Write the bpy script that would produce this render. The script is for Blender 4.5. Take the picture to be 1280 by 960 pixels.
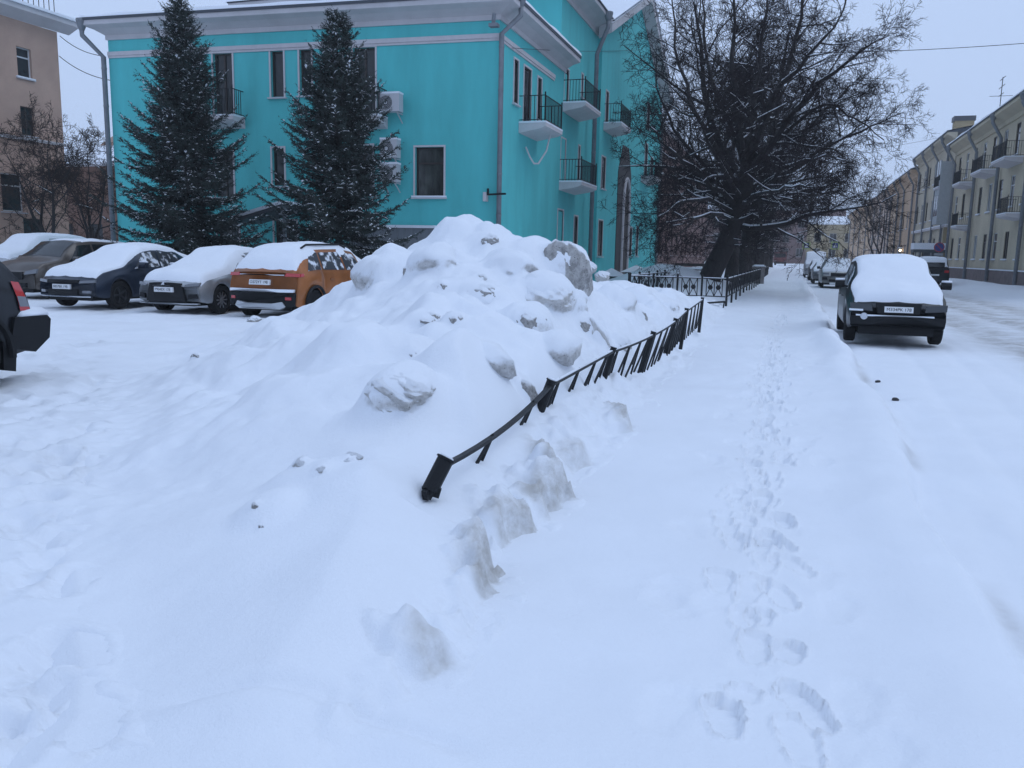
import bpy, math, random
import numpy as np
from mathutils import Matrix, Vector

for o in list(bpy.data.objects): bpy.data.objects.remove(o)
scene = bpy.context.scene
COL = scene.collection
V3 = Vector

# ------------------------------------------------------------------ camera
CAM_H = 1.5; FPX = 1035.0; ROLL = math.radians(1.15)
YAW = math.radians(18.3106); PITCH = math.radians(9.0035)
Fv = V3((-math.sin(YAW)*math.cos(PITCH), math.cos(YAW)*math.cos(PITCH), -math.sin(PITCH)))
R0 = V3((math.cos(YAW), math.sin(YAW), 0)); U0 = R0.cross(Fv)
Rv = R0*math.cos(ROLL) + U0*math.sin(ROLL); Uv = U0*math.cos(ROLL) - R0*math.sin(ROLL)
CPOS = V3((0, 0, CAM_H))
cd = bpy.data.cameras.new('camera'); cam = bpy.data.objects.new('camera', cd); COL.objects.link(cam)
cd.sensor_width = 36; cd.lens = FPX*36/1280; cd.clip_start = 0.05; cd.clip_end = 3000
cam.matrix_world = Matrix(((Rv.x, Uv.x, -Fv.x, 0), (Rv.y, Uv.y, -Fv.y, 0), (Rv.z, Uv.z, -Fv.z, CAM_H), (0, 0, 0, 1)))
scene.camera = cam
def ray(px, py): return Fv + Rv*((px-640)/FPX) - Uv*((py-480)/FPX)      # a photo pixel is a direction only
def onZ(px, py, z=0.0): d = ray(px, py); return CPOS + d*((z-CAM_H)/d.z)
def onY(px, py, y): d = ray(px, py); return CPOS + d*(y/d.y)
def onX(px, py, x): d = ray(px, py); return CPOS + d*(x/d.x)

# ------------------------------------------------------------------ sky, sun, exposure
SUN_EL, SUN_AZ = 58, 75          # degrees; azimuth measured clockwise from +Y
world = bpy.data.worlds.new('World'); scene.world = world; world.use_nodes = True
nt = world.node_tree; nt.nodes.clear()
out = nt.nodes.new('ShaderNodeOutputWorld'); bg = nt.nodes.new('ShaderNodeBackground')
sky = nt.nodes.new('ShaderNodeTexSky'); sky.sky_type = 'NISHITA'; sky.sun_disc = False
sky.sun_elevation = math.radians(SUN_EL); sky.sun_rotation = math.radians(SUN_AZ)
sky.air_density = 1.0; sky.dust_density = 4.0
mul = nt.nodes.new('ShaderNodeVectorMath'); mul.operation = 'SCALE'; mul.inputs['Scale'].default_value = 0.07
mix = nt.nodes.new('ShaderNodeMix'); mix.data_type = 'RGBA'; mix.inputs[0].default_value = 0.93
mix.inputs[7].default_value = (0.502, 0.642, 0.922, 1)       # even cloud cover
nt.links.new(sky.outputs[0], mul.inputs[0]); nt.links.new(mul.outputs[0], mix.inputs[6])
nt.links.new(mix.outputs[2], bg.inputs['Color']); bg.inputs['Strength'].default_value = 1.0
nt.links.new(bg.outputs[0], out.inputs['Surface'])
sd = bpy.data.lights.new('sun', 'SUN'); sd.energy = 0.5; sd.angle = math.radians(40); sd.color = (0.80, 0.90, 1.0)
sun = bpy.data.objects.new('sun', sd); COL.objects.link(sun)
a, e = math.radians(SUN_AZ), math.radians(SUN_EL)
sun.rotation_euler = V3((math.sin(a)*math.cos(e), math.cos(a)*math.cos(e), math.sin(e))).to_track_quat('Z', 'Y').to_euler()
vs = scene.view_settings; vs.view_transform = 'Standard'; vs.look = 'None'; vs.exposure = 0.12; vs.gamma = 1.0; vs.use_curve_mapping = False

# ------------------------------------------------------------------ materials
MATS = {}
def mat(name, col, rough=0.7, var=0.0, vscale=3.0, bump=0.0, bscale=40.0, metal=0.0, coat=0.0, col2=None, streak=None, emit=None, spec=0.5):
    if name in MATS: return MATS[name]
    m = bpy.data.materials.new(name); m.use_nodes = True; t = m.node_tree; p = t.nodes['Principled BSDF']
    p.inputs['Base Color'].default_value = (*col, 1); p.inputs['Roughness'].default_value = rough
    p.inputs['Metallic'].default_value = metal; p.inputs['Coat Weight'].default_value = coat; p.inputs['Coat Roughness'].default_value = .08
    p.inputs['Specular IOR Level'].default_value = spec
    tc = t.nodes.new('ShaderNodeTexCoord')
    src = tc.outputs['Object']
    if var or col2:
        if streak:
            mp = t.nodes.new('ShaderNodeMapping'); mp.inputs['Scale'].default_value = streak; t.links.new(src, mp.inputs[0]); s2 = mp.outputs[0]
        else: s2 = src
        n = t.nodes.new('ShaderNodeTexNoise'); n.inputs['Scale'].default_value = vscale; n.inputs['Detail'].default_value = 6; n.inputs['Roughness'].default_value = .65
        t.links.new(s2, n.inputs['Vector'])
        r = t.nodes.new('ShaderNodeValToRGB'); r.color_ramp.elements[0].position = .3; r.color_ramp.elements[1].position = .7
        c2 = col2 if col2 else tuple(c*(1-var) for c in col)
        r.color_ramp.elements[0].color = (*c2, 1); r.color_ramp.elements[1].color = (*(min(1, c*(1+var*.6)) for c in col), 1)
        t.links.new(n.outputs[0], r.inputs[0]); t.links.new(r.outputs[0], p.inputs['Base Color'])
    if bump:
        n2 = t.nodes.new('ShaderNodeTexNoise'); n2.inputs['Scale'].default_value = bscale; n2.inputs['Detail'].default_value = 5; t.links.new(src, n2.inputs['Vector'])
        b = t.nodes.new('ShaderNodeBump'); b.inputs['Strength'].default_value = bump; b.inputs['Distance'].default_value = .02
        t.links.new(n2.outputs[0], b.inputs['Height']); t.links.new(b.outputs[0], p.inputs['Normal'])
    if emit: p.inputs['Emission Color'].default_value = (*emit[:3], 1); p.inputs['Emission Strength'].default_value = emit[3]
    MATS[name] = m; return m

def snow_mat(name, dirt=None, lo=0.45, hi=0.65, dirtcol=(.30, .29, .28), dirtcol2=(.11, .105, .10), tint=(.83, .86, .91), soil=0.0, bump=.35, ns=1.0, soil_ns=1.6, soil_col=(.40, .385, .37)):
    """Snow; with dirt='slope' the old ploughed ice shows on faces too steep to hold fresh snow."""
    m = bpy.data.materials.new(name); m.use_nodes = True; t = m.node_tree; p = t.nodes['Principled BSDF']
    p.inputs['Roughness'].default_value = .65; p.inputs['Specular IOR Level'].default_value = .25
    tc = t.nodes.new('ShaderNodeTexCoord'); obj = tc.outputs['Object']
    def noise(sc, det=4, ro=.6):
        n = t.nodes.new('ShaderNodeTexNoise'); n.inputs['Scale'].default_value = sc*ns; n.inputs['Detail'].default_value = det; n.inputs['Roughness'].default_value = ro
        t.links.new(obj, n.inputs['Vector']); return n.outputs[0]
    def math_(op, a, b=None, c=False):
        n = t.nodes.new('ShaderNodeMath'); n.operation = op; n.use_clamp = c
        for i, v in enumerate((a, b)):
            if v is None: continue
            if isinstance(v, (int, float)): n.inputs[i].default_value = v
            else: t.links.new(v, n.inputs[i])
        return n.outputs[0]
    def mixc(f, a, b):
        n = t.nodes.new('ShaderNodeMix'); n.data_type = 'RGBA'
        if isinstance(f, (int, float)): n.inputs[0].default_value = f
        else: t.links.new(f, n.inputs[0])
        for i, v in ((6, a), (7, b)):
            if isinstance(v, tuple): n.inputs[i].default_value = (*v, 1)
            else: t.links.new(v, n.inputs[i])
        return n.outputs[2]
    def ramp(v, a, b):
        n = t.nodes.new('ShaderNodeMapRange'); n.inputs[1].default_value = a; n.inputs[2].default_value = b; n.clamp = True; t.links.new(v, n.inputs[0]); return n.outputs[0]
    base = mixc(ramp(noise(1.3, 5), .3, .7), tuple(c*.955 for c in tint), tint)
    if soil:       # road dirt carried in wheel tracks, stored per vertex as the height-field was built
        at = t.nodes.new('ShaderNodeAttribute'); at.attribute_name = 'soil'
        f = math_('MULTIPLY', at.outputs['Fac'], ramp(noise(soil_ns, 6, .7), .25, .65), True)
        base = mixc(f, base, soil_col)
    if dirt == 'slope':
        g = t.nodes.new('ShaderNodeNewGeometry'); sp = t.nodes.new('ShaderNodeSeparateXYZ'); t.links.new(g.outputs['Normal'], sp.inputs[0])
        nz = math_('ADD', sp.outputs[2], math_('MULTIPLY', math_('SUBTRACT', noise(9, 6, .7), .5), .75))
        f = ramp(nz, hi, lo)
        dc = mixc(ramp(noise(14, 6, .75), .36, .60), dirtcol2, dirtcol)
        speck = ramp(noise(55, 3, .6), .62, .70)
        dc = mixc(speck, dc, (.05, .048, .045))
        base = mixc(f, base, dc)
    t.links.new(base, p.inputs['Base Color'])
    h = math_('ADD', math_('ADD', math_('MULTIPLY', noise(70, 4, .7), .45), noise(9, 4)), math_('MULTIPLY', noise(260, 2, .7), .16))
    b = t.nodes.new('ShaderNodeBump'); b.inputs['Strength'].default_value = bump; b.inputs['Distance'].default_value = .02
    t.links.new(h, b.inputs['Height']); t.links.new(b.outputs[0], p.inputs['Normal'])
    MATS[name] = m; return m

SNOW = snow_mat('snow')
SNOW_GROUND = snow_mat('ground_snow', soil=1.0, bump=.36)
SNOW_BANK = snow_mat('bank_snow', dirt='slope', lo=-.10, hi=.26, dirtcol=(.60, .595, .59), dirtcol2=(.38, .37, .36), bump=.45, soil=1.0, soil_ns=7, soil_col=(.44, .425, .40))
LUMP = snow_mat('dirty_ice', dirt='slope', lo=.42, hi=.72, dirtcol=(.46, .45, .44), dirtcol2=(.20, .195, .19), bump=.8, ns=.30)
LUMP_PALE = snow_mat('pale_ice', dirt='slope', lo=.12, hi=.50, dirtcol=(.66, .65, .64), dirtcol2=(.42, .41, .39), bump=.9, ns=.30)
BLACK = mat('black_iron', (.008, .009, .011), .55, spec=.3, var=.3, vscale=20, bump=.3, bscale=60)
RUBBER = mat('rubber', (.012, .012, .013), .85, spec=.2)
PLASTIC = mat('black_plastic', (.009, .010, .012), .6, spec=.25)
RIM = mat('rim_metal', (.35, .36, .38), .35, metal=.8)
STEELRIM = mat('steel_rim', (.03, .032, .036), .5, metal=.3)
GLASS = mat('car_glass', (.012, .015, .017), .06)
CHROME = mat('chrome', (.55, .57, .6), .2, metal=1.0)
LAMP = mat('headlamp', (.16, .17, .19), .15, coat=.6)
REDLAMP = mat('tail_lamp', (.45, .02, .025), .15, coat=1)
PLATE = mat('plate_white', (.72, .73, .74), .5)
INK = mat('plate_ink', (.01, .01, .012), .6)
BARK = mat('bark', (.026, .021, .021), .9, var=.45, vscale=6, bump=.8, bscale=14, streak=(3, 3, .5))
TWIG = mat('twig', (.020, .015, .017), .95, spec=.1)
TWIG2 = mat('twig_brown', (.048, .034, .030), .95, spec=.1)
PANE = mat('window_pane', (.022, .025, .028), .07, var=.5, vscale=1.2)
PIPE = mat('galvanised_pipe', (.20, .215, .235), .55, var=.2, vscale=4, metal=.2)

# ------------------------------------------------------------------ mesh helpers
def link(o, parent=None, M=None):
    COL.objects.link(o)
    if parent is not None: o.parent = parent
    if M is not None: o.matrix_local = M
    return o
def mesh_obj(name, verts, faces, m, parent=None, M=None, smooth=False):
    me = bpy.data.meshes.new(name); me.from_pydata([tuple(v) for v in verts], [], faces)
    if m: me.materials.append(m)
    if smooth: me.polygons.foreach_set('use_smooth', [True]*len(me.polygons))
    me.update(); return link(bpy.data.objects.new(name, me), parent, M)
def share(name, me, parent=None, M=None): return link(bpy.data.objects.new(name, me), parent, M)
def empty(name, loc=(0, 0, 0), rz=0.0):
    o = bpy.data.objects.new(name, None); COL.objects.link(o); o.location = loc; o.rotation_euler = (0, 0, rz); o.empty_display_size = .2
    return o
def tag(o, label=None, cat=None, group=None, kind=None):
    if label: o['label'] = label
    if cat: o['category'] = cat
    if group: o['group'] = group
    if kind: o['kind'] = kind
    return o
def copy_tree(o, parent=None):
    c = o.copy(); COL.objects.link(c); c.parent = parent
    for ch in o.children: copy_tree(ch, c)
    return c
class MB:
    def __init__(s): s.v = []; s.f = []
    def add(s, vs, fs):
        n = len(s.v); s.v += [tuple(v) for v in vs]; s.f += [tuple(i+n for i in f) for f in fs]; return s
    def box(s, x0, x1, y0, y1, z0, z1):
        return s.add([(x0,y0,z0),(x1,y0,z0),(x1,y1,z0),(x0,y1,z0),(x0,y0,z1),(x1,y0,z1),(x1,y1,z1),(x0,y1,z1)],
                     [(3,2,1,0),(4,5,6,7),(0,1,5,4),(1,2,6,5),(2,3,7,6),(3,0,4,7)])
    def bar(s, a, b, w, h=None, up=V3((0,0,1))):
        a, b = V3(a), V3(b); h = h or w; d = (b-a).normalized(); sd_ = d.cross(up)
        if sd_.length < 1e-4: sd_ = V3((1,0,0))
        sd_.normalize(); u = sd_.cross(d); sd_ *= w/2; u *= h/2
        vs = [a-sd_-u, a+sd_-u, a+sd_+u, a-sd_+u, b-sd_-u, b+sd_-u, b+sd_+u, b-sd_+u]
        return s.add(vs, [(0,1,2,3),(7,6,5,4),(0,4,5,1),(1,5,6,2),(2,6,7,3),(3,7,4,0)])
    def tube(s, pts, radii, n=8, cap=True):
        pts = [V3(p) for p in pts]
        if isinstance(radii, (int, float)): radii = [radii]*len(pts)
        vs = []; ref = None
        for i, p in enumerate(pts):
            d = (pts[min(i+1, len(pts)-1)] - pts[max(i-1, 0)])
            if d.length < 1e-6: d = V3((0,0,1))
            d.normalize()
            if ref is None: ref = d.orthogonal().normalized()
            x = (ref - d*ref.dot(d)); x = x.normalized() if x.length > 1e-5 else d.orthogonal().normalized(); ref = x
            y = d.cross(x)
            for k in range(n):
                a_ = 2*math.pi*k/n; vs.append(p + (x*math.cos(a_) + y*math.sin(a_))*radii[i])
        fs = [(i*n+k, i*n+(k+1) % n, (i+1)*n+(k+1) % n, (i+1)*n+k) for i in range(len(pts)-1) for k in range(n)]
        if cap: fs += [tuple(range(n))[::-1], tuple(range((len(pts)-1)*n, len(pts)*n))]
        return s.add(vs, fs)
    def lathe(s, prof, c, axis='y', n=24):      # prof: (radius, offset along the axis)
        vs = []
        for r, h in prof:
            for k in range(n):
                a_ = 2*math.pi*k/n; p, q = r*math.cos(a_), r*math.sin(a_)
                vs.append({'x': (c[0]+h, c[1]+p, c[2]+q), 'y': (c[0]+p, c[1]+h, c[2]+q), 'z': (c[0]+p, c[1]+q, c[2]+h)}[axis])
        m_ = len(prof)
        fs = [(i*n+k, i*n+(k+1) % n, (i+1)*n+(k+1) % n, (i+1)*n+k) for i in range(m_-1) for k in range(n)]
        fs += [tuple(range(n)), tuple(range((m_-1)*n, m_*n))[::-1]]
        return s.add(vs, fs)
    def prism(s, poly, d):                       # poly of 3-D points, extruded by vector d
        n = len(poly); d = V3(d); vs = [V3(p) for p in poly] + [V3(p)+d for p in poly]
        return s.add(vs, [tuple(range(n))[::-1], tuple(range(n, 2*n))] + [(i, (i+1) % n, n+(i+1) % n, n+i) for i in range(n)])
    def build(s, name, m, parent=None, M=None, smooth=False): return mesh_obj(name, s.v, s.f, m, parent, M, smooth)

# numpy value noise
def _hash(i, j, seed): 
    h = np.sin(i*127.1 + j*311.7 + seed*74.7)*43758.5453
    return h - np.floor(h)
def vnoise(x, y, seed=0):
    i, j = np.floor(x), np.floor(y); u, v = x-i, y-j; u = u*u*u*(u*(u*6-15)+10); v = v*v*v*(v*(v*6-15)+10)
    return ((_hash(i,j,seed)*(1-u)+_hash(i+1,j,seed)*u)*(1-v) + (_hash(i,j+1,seed)*(1-u)+_hash(i+1,j+1,seed)*u)*v)*2-1
def fbm(x, y, octv=4, seed=0, gain=.5):
    r = 0; a_ = 1; 
    for k in range(octv): r = r + a_*vnoise(x*2**k + k*17.3, y*2**k - k*9.1, seed+k); a_ *= gain
    return r
def sstep(a_, b_, x): t = np.clip((x-a_)/(b_-a_), 0, 1); return t*t*(3-2*t)

# ------------------------------------------------------------------ ground: one snow sheet to the horizon
def _ay(x): return 2.06+.16*np.sin((x+1.75)*2.6)                                            # scrape left by a shovel near the camera
def ground_z(x, y):
    x = np.asarray(x, float); y = np.asarray(y, float)
    near = np.exp(-(np.abs(y)/60)**2)
    z = .028*fbm(x*.55, y*.4, 3, 3)*near + .012*fbm(x*1.9, y*1.5, 3, 8)*near
    wob = .10*fbm(y*.35, y*0+2.2, 3, 5)
    k = x - wob
    z = z + .055*np.exp(-((k-.78)/.24)**2) - .15*sstep(.92, 1.06+.06*fbm(y*1.7, y*0+9.1, 2, 71), k)                       # ridge along the kerb, step to the road
    z = z + .03*np.exp(-((k-1.55)/.30)**2)*np.exp(-((y-9)/8)**2)
    z = z + .015*fbm(x*3.1, y*1.2, 3, 31)*np.exp(-((k-1.15)/.5)**2)*near
    z = z + .11*np.exp(-((k-.78)/.22)**2)*np.exp(-((y-15.5)/3.2)**2)*(1+.5*fbm(y*1.1, y*0+4.4, 2, 37)) - .05*np.exp(-((k-1.12)/.12)**2)*np.exp(-((y-17)/2.0)**2)
    z = z + .016*fbm(x*3.2, y*2.4, 3, 38)*np.exp(-((x+.15)/.75)**2)*sstep(6, 11, y)*near
    z = z - .035*np.exp(-((y-_ay(x))/.05)**2)*sstep(-2.0, -1.6, x)*(1-sstep(-1.0, -.75, x)) + .03*np.exp(-((y-_ay(x)+.11)/.08)**2)*sstep(-2.0, -1.6, x)*(1-sstep(-1.0, -.75, x))
    lane = sstep(3.0, 4.2, x)*(1-sstep(8.6, 9.6, x))
    for rx, dep in ((4.1, .03), (4.6, .02), (5.7, .035), (6.3, .02), (7.3, .03), (7.8, .02)):
        z = z - dep*np.exp(-((x-rx-.10*np.sin(y*.07+rx*3))/.15)**2)
    for rx, sl, dep in ((1.75, .035, .022), (2.35, .05, .02), (3.0, .02, .02)):             # older tyre marks in the parking strip
        z = z - dep*np.exp(-((x-rx-sl*(y-8)-.05*np.sin(y*.5))/.10)**2)*sstep(26, 12, y)
    z = z - .03*lane + .012*fbm(x*2.5, y*.35, 3, 12)*lane
    z = z + .34*sstep(9.2, 11.6, x)*(1+.3*fbm(x*.6, y*.3, 2, 14))                            # heap along the far pavement
    lawn = sstep(-1.9, -2.6, x)*sstep(22, 27, y)
    z = z + .14*lawn*(1+.5*fbm(x*.7, y*.7, 2, 15))
    z = z + 1.0*np.exp(-(((x+5.0)/2.2)**2+((y-36)/3.2)**2))                                  # drift round the big lime tree
    z = z + .5*np.exp(-(((x+6.5)/1.6)**2+((y-46)/4)**2))
    z = z - .05*np.exp(-((x+.15)/.45)**2)*sstep(9, 16, y)*near                               # worn trail on the pavement
    park = sstep(-2.2, -4.2, x)*(1-sstep(23, 26, y))
    z = z + park*(.028*fbm(x*2.6, y*2.2, 4, 21, .6))
    z = z + .25*np.exp(-((y-24.0)/1.6)**2)*sstep(-9.0, -10.5, x)
    return z
def gz(x, y): return float(ground_z(x, y))

def axis(segs):
    r = []
    for a_, b_, d_ in segs:
        n = max(1, int(round((b_-a_)/d_))); r += list(np.linspace(a_, b_, n, endpoint=False))
    return np.array(r + [segs[-1][1]])
gx = axis([(-400, -120, 40), (-120, -40, 8), (-40, -16, .8), (-16, -7, .12), (-7, -1.6, .04), (-1.6, -.75, .035), (-.75, .62, .0085), (.62, 1.7, .02), (1.7, 4, .05), (4, 10, .12), (10, 14, .3), (14, 40, 2), (40, 400, 40)])
ys = [-60, -20, -5, 0, .6]; yy = 1.0
while yy < 40: ys.append(yy); yy += max(.0085, .006*yy)
gy = np.array(ys + list(np.linspace(40.5, 130, 80)) + list(np.linspace(140, 400, 27)) + list(np.linspace(450, 800, 8)))
GX, GY = np.meshgrid(gx, gy)
GZ = ground_z(GX, GY)
rng = np.random.default_rng(4)
def stamp(cx, cy, ang, L=.30, W=.105, dep=.03, rim=.010, soft=.02, hx=None):
    """press a boot print into the sheet"""
    r = L*.9
    i0, i1 = np.searchsorted(gx, [cx-r, cx+r]); j0, j1 = np.searchsorted(gy, [cy-r, cy+r])
    if i1 <= i0 or j1 <= j0: return
    X, Y = GX[j0:j1, i0:i1]-cx, GY[j0:j1, i0:i1]-cy
    u = X*math.cos(ang)+Y*math.sin(ang); v = -X*math.sin(ang)+Y*math.cos(ang)
    hw = W/2*(1+.18*np.sin(u/L*5.0+.6) - .12*np.clip(-u/L, 0, 1))
    d = np.sqrt((np.clip(np.abs(u)-L/2+hw, 0, None))**2 + v**2) - hw
    d = d + .007*fbm(X*38+cx*7, Y*38+cy*5, 3, 6)
    press = -dep*sstep(soft, -soft*.6, d)*(1+.10*np.sin(u*125)*sstep(0, -.02, d))*(1.05+.5*u/L)
    lip = rim*np.exp(-((d-soft*1.3)/(soft*.8))**2)*(1+.8*fbm(X*25+cx, Y*25, 2, 9))
    GZ[j0:j1, i0:i1] += press + lip
# fresh prints at the photographer's feet, then the trail running up the pavement
for (px, py, ang, dep, L) in [(905, 893, 100, .042, .25), (1008, 880, 118, .038, .31), (986, 812, 92, .036, .20), (944, 805, 95, .022, .26), (1000, 925, 100, .012, .30),
                              (930, 770, 92, .016, .22), (930, 866, 92, .012, .12), (990, 705, 125, .018, .30), (900, 725, 95, .020, .24), (950, 768, 95, .026, .16),
                              (975, 742, 110, .018, .30), (940, 735, 80, .022, .34), (905, 640, 95, .020, .22), (945, 632, 95, .03, .2), (958, 700, 95, .014, .3)]:
    p = onZ(px, py, 0); stamp(p.x, p.y, math.radians(ang), L, .10, dep*.75, soft=.010, rim=.010)
y_ = 4.3
while y_ < 24:
    c = -.02 - .012*min(y_, 18)
    for s_ in (-1, 1):
        for rep in range(2):
            stamp(c + s_*rng.uniform(.03, .13)+rng.normal(0, .05), y_ + rng.uniform(-.2, .2), math.radians(90+rng.normal(0, 14)), rng.uniform(.22, .31), .10, rng.uniform(.008, .028), soft=.012, rim=.009)
    y_ += rng.uniform(.30, .5)
for k in range(60):          # stray older prints softened by new snow
    stamp(rng.uniform(-.55, .4), rng.uniform(2.3, 14), math.radians(90+rng.normal(0, 25)), .28, .11, rng.uniform(.004, .011), rim=.002, soft=.04)
for k in range(170):         # trodden ground at the mouth of the yard
    yk = rng.uniform(1.6, 11); xk = -1.0*yk + rng.uniform(-1.1, .25) - .2
    stamp(xk, yk, math.radians(rng.uniform(90, 160)), rng.uniform(.25, .36), .13, rng.uniform(.014, .042), rim=.008, soft=.035)
for (px, py, dep) in [(60, 625, .05), (60, 680, .05), (50, 712, .04), (85, 735, .05), (70, 815, .06), (112, 905, .05), (85, 870, .04), (30, 590, .04), (20, 660, .04), (15, 740, .04), (25, 840, .05), (40, 925, .05), (10, 610, .04), (75, 575, .035)]:
    p = onZ(px, py, 0); stamp(p.x, p.y, math.radians(rng.uniform(100, 150)), .28, .12, dep, rim=.010, soft=.05)
SOIL = np.zeros_like(GX)
for rx, w, a_ in ((4.35, .55, .75), (6.0, .6, .8), (7.6, .55, .7)):
    SOIL += a_*np.exp(-((GX-rx-.1*np.sin(GY*.07))/w)**2)
SOIL += .32*sstep(3.2, 4.2, GX)*(1-sstep(8.4, 9.4, GX))
SOIL += .75*np.exp(-((GX-1.06)/.07)**2)*(GY < 30)*np.clip(.5+fbm(GY*.8, GX*2, 3, 77), 0, 1)
SOIL += .10*np.exp(-((GX+.2)/.5)**2)*sstep(10, 20, GY)
SOIL += .14*sstep(-3.5, -5.5, GX)*(1-sstep(22, 26, GY))*np.clip(.5+fbm(GX*.5, GY*.5, 3, 70), 0, 1)
SOIL = np.clip(SOIL, 0, 1)
def grid_mesh(name, X, Y, Z, m, parent=None, soil=None):
    ny, nx = X.shape; me = bpy.data.meshes.new(name)
    me.vertices.add(nx*ny); me.vertices.foreach_set('co', np.stack([X, Y, Z], -1).astype(np.float32).ravel())
    j, i = np.meshgrid(np.arange(ny-1), np.arange(nx-1), indexing='ij'); a_ = (j*nx+i).ravel()
    q = np.stack([a_, a_+1, a_+nx+1, a_+nx], -1).astype(np.int32)
    me.loops.add(q.size); me.loops.foreach_set('vertex_index', q.ravel())
    me.polygons.add(len(q)); me.polygons.foreach_set('loop_start', np.arange(0, q.size, 4, dtype=np.int32))
    me.polygons.foreach_set('use_smooth', np.ones(len(q), bool)); me.update(calc_edges=True)
    if soil is not None:
        at = me.attributes.new('soil', 'FLOAT', 'POINT'); at.data.foreach_set('value', soil.astype(np.float32).ravel())
    me.materials.append(m); return link(bpy.data.objects.new(name, me), parent)
ground = grid_mesh('snowy_ground', GX, GY, GZ, SNOW_GROUND, soil=SOIL); tag(ground, kind='structure')

# ------------------------------------------------------------------ the ploughed snow bank
_y  = [1.3, 1.9, 2.6, 3.2, 4.0, 6.0, 8.0, 9.5, 11., 12.2, 14., 17., 20., 23., 25.]
_xc = [-1.5, -1.52, -1.62, -1.8, -2.1, -2.75, -3.5, -4.05, -4.4, -4.3, -3.7, -3.2, -2.8, -2.6, -2.5]
_hc = [-.05, .05, .20, .33, .42, .72, 1.02, 1.38, 1.76, 1.36, .98, .78, .55, .25, -.05]
_xr = [-1.3, -1.2, -1.13, -1.16, -1.25, -1.38, -1.38, -1.40, -1.44, -1.46, -1.5, -1.55, -1.6, -1.65, -1.7]
_xl = [-1.75, -1.95, -2.7, -3.3, -4.2, -6.1, -7.6, -8.3, -8.6, -8.3, -7.3, -5.9, -4.9, -4.0, -3.6]
SCARP = [(2.35, .07, .3), (2.62, .15, .15), (3.05, .09, .3), (3.42, .22, .24), (4.05, .20, .26), (4.85, .24, .52), (5.7, .14, .4), (6.4, .08, .3), (7.15, .17, .45), (9.2, .12, .5), (11.4, .10, .6)]
def scarp(x, y):
    """crumbled dirty ledge along the foot: height and dirt"""
    hs = 0
    for c, a_, w in SCARP: hs = np.maximum(hs, a_*np.exp(-np.abs((y+.25*(x+1.3)-c)/w)**3))
    xr = np.interp(y, _y, _xr) + .10*fbm(y*1.3, y*0+.7, 3, 41) + .05*fbm(y*5.0, y*0+1.9, 3, 44) + .20*hs
    t = xr-x+.03*fbm(x*11, y*11, 3, 46)
    rough = 1+.30*fbm(x*7, y*7, 4, 47)
    hs = hs*(1-sstep(.35, .7, t))
    return hs*sstep(0, .085, t)*rough, sstep(.10, .17, hs)*sstep(-.03, .02, t)*(1-sstep(.10, .24, t))
def bank_core(x, y):
    xc, hc, xr, xl = (np.interp(y, _y, t_) for t_ in (_xc, _hc, _xr, _xl))
    xr = xr + .10*fbm(y*1.3, y*0+.7, 3, 41); xl = xl + .25*fbm(y*.7, y*0+3.7, 3, 43)
    sr = np.clip((xr-x)/(xr-xc), 0, 1); sl = np.clip((x-xl)/(xc-xl), 0, 1)
    h = np.where(x > xc, 1-(1-sr)**1.55, .55*sl**2*(3-2*sl)+.45*sl**1.6)*hc
    inside = np.minimum(sr, sl)
    h = np.maximum(h, scarp(x, y)[0]) + .012*fbm(x*9, y*9, 3, 48)*np.exp(-((sr-.2)/.22)**2)*(x > xc)
    rough = sstep(.05, .5, inside)*sstep(3.0, 7.0, y)
    h = h + rough*(.20*np.abs(fbm(x*.85, y*.85, 3, 51)) + .06*fbm(x*2.3, y*2.3, 3, 55)) + .02*sstep(.02, .3, inside)*fbm(x*1.6, y*1.6, 2, 57)
    strip = np.exp(-((sr-.16)/.16)**2)*(x > xc)*sstep(2.2, 3.2, y)
    h = h + strip*(.07*np.abs(fbm(x*5, y*5, 4, 61))-.02)
    h = h - np.clip(x-xr-.14, 0, .35)*.9 - np.clip(xl-x, 0, .35)*.5
    return h
# lumps of old ice: photo pixel, half-size (m) across / up, aspect along the view, dirt, tilt
BUMPS = []
TOP = [onZ(554, 580, .42), onZ(688, 480, .50), onZ(766, 438, .55), onZ(816, 418, .58), onZ(844, 401, .62), onZ(858, 388, .66), onZ(878, 374, .72)]
_fy = [TOP[0].y, (TOP[0].y+TOP[1].y)/2] + [t.y for t in TOP[1:]]
_fx = [TOP[0].x, (TOP[0].x+TOP[1].x)/2] + [t.x for t in TOP[1:]]
_fc = [TOP[0].z-.17, (TOP[0].z+TOP[1].z)/2-.055-.11, TOP[1].z-.21] + [t.z-c for t, c in zip(TOP[2:], (.15, .16, .19, .30, .44))]
def bank_z(x, y):
    x = np.asarray(x, float); y = np.asarray(y, float)
    z = ground_z(x, y) + bank_core(x, y)
    for (bx, by, r, a_) in BUMPS:
        z = z + a_*np.exp(-(((x-bx)**2+(y-by)**2)/(r*r))**1.9)
    xf, cf = np.interp(y, _fy, _fx), np.interp(y, _fy, _fc)          # the wind keeps a hollow along the fence
    cap = cf + np.clip(xf-.06-x, 0, None)*1.5 + np.clip(x-xf-.1, 0, None)*.15 + 4*(np.clip(_fy[0]-.25-y, 0, None)+np.clip(y-_fy[-1]-.3, 0, None))
    d = z-cap; return z - np.where(d > -.04, np.clip(d+.04, 0, None)**2/(np.clip(d+.04, 0, None)+.05), 0)
def hit(px, py):
    d = ray(px, py); t = np.linspace(1.5, 26, 2600); P = np.array(CPOS)[None]+t[:, None]*np.array(d)[None]
    below = P[:, 2] < np.maximum(bank_z(P[:, 0], P[:, 1]), ground_z(P[:, 0], P[:, 1]))
    k = int(np.argmax(below)) if below.any() else len(t)-1
    return V3(P[k]), t[k]
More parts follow.
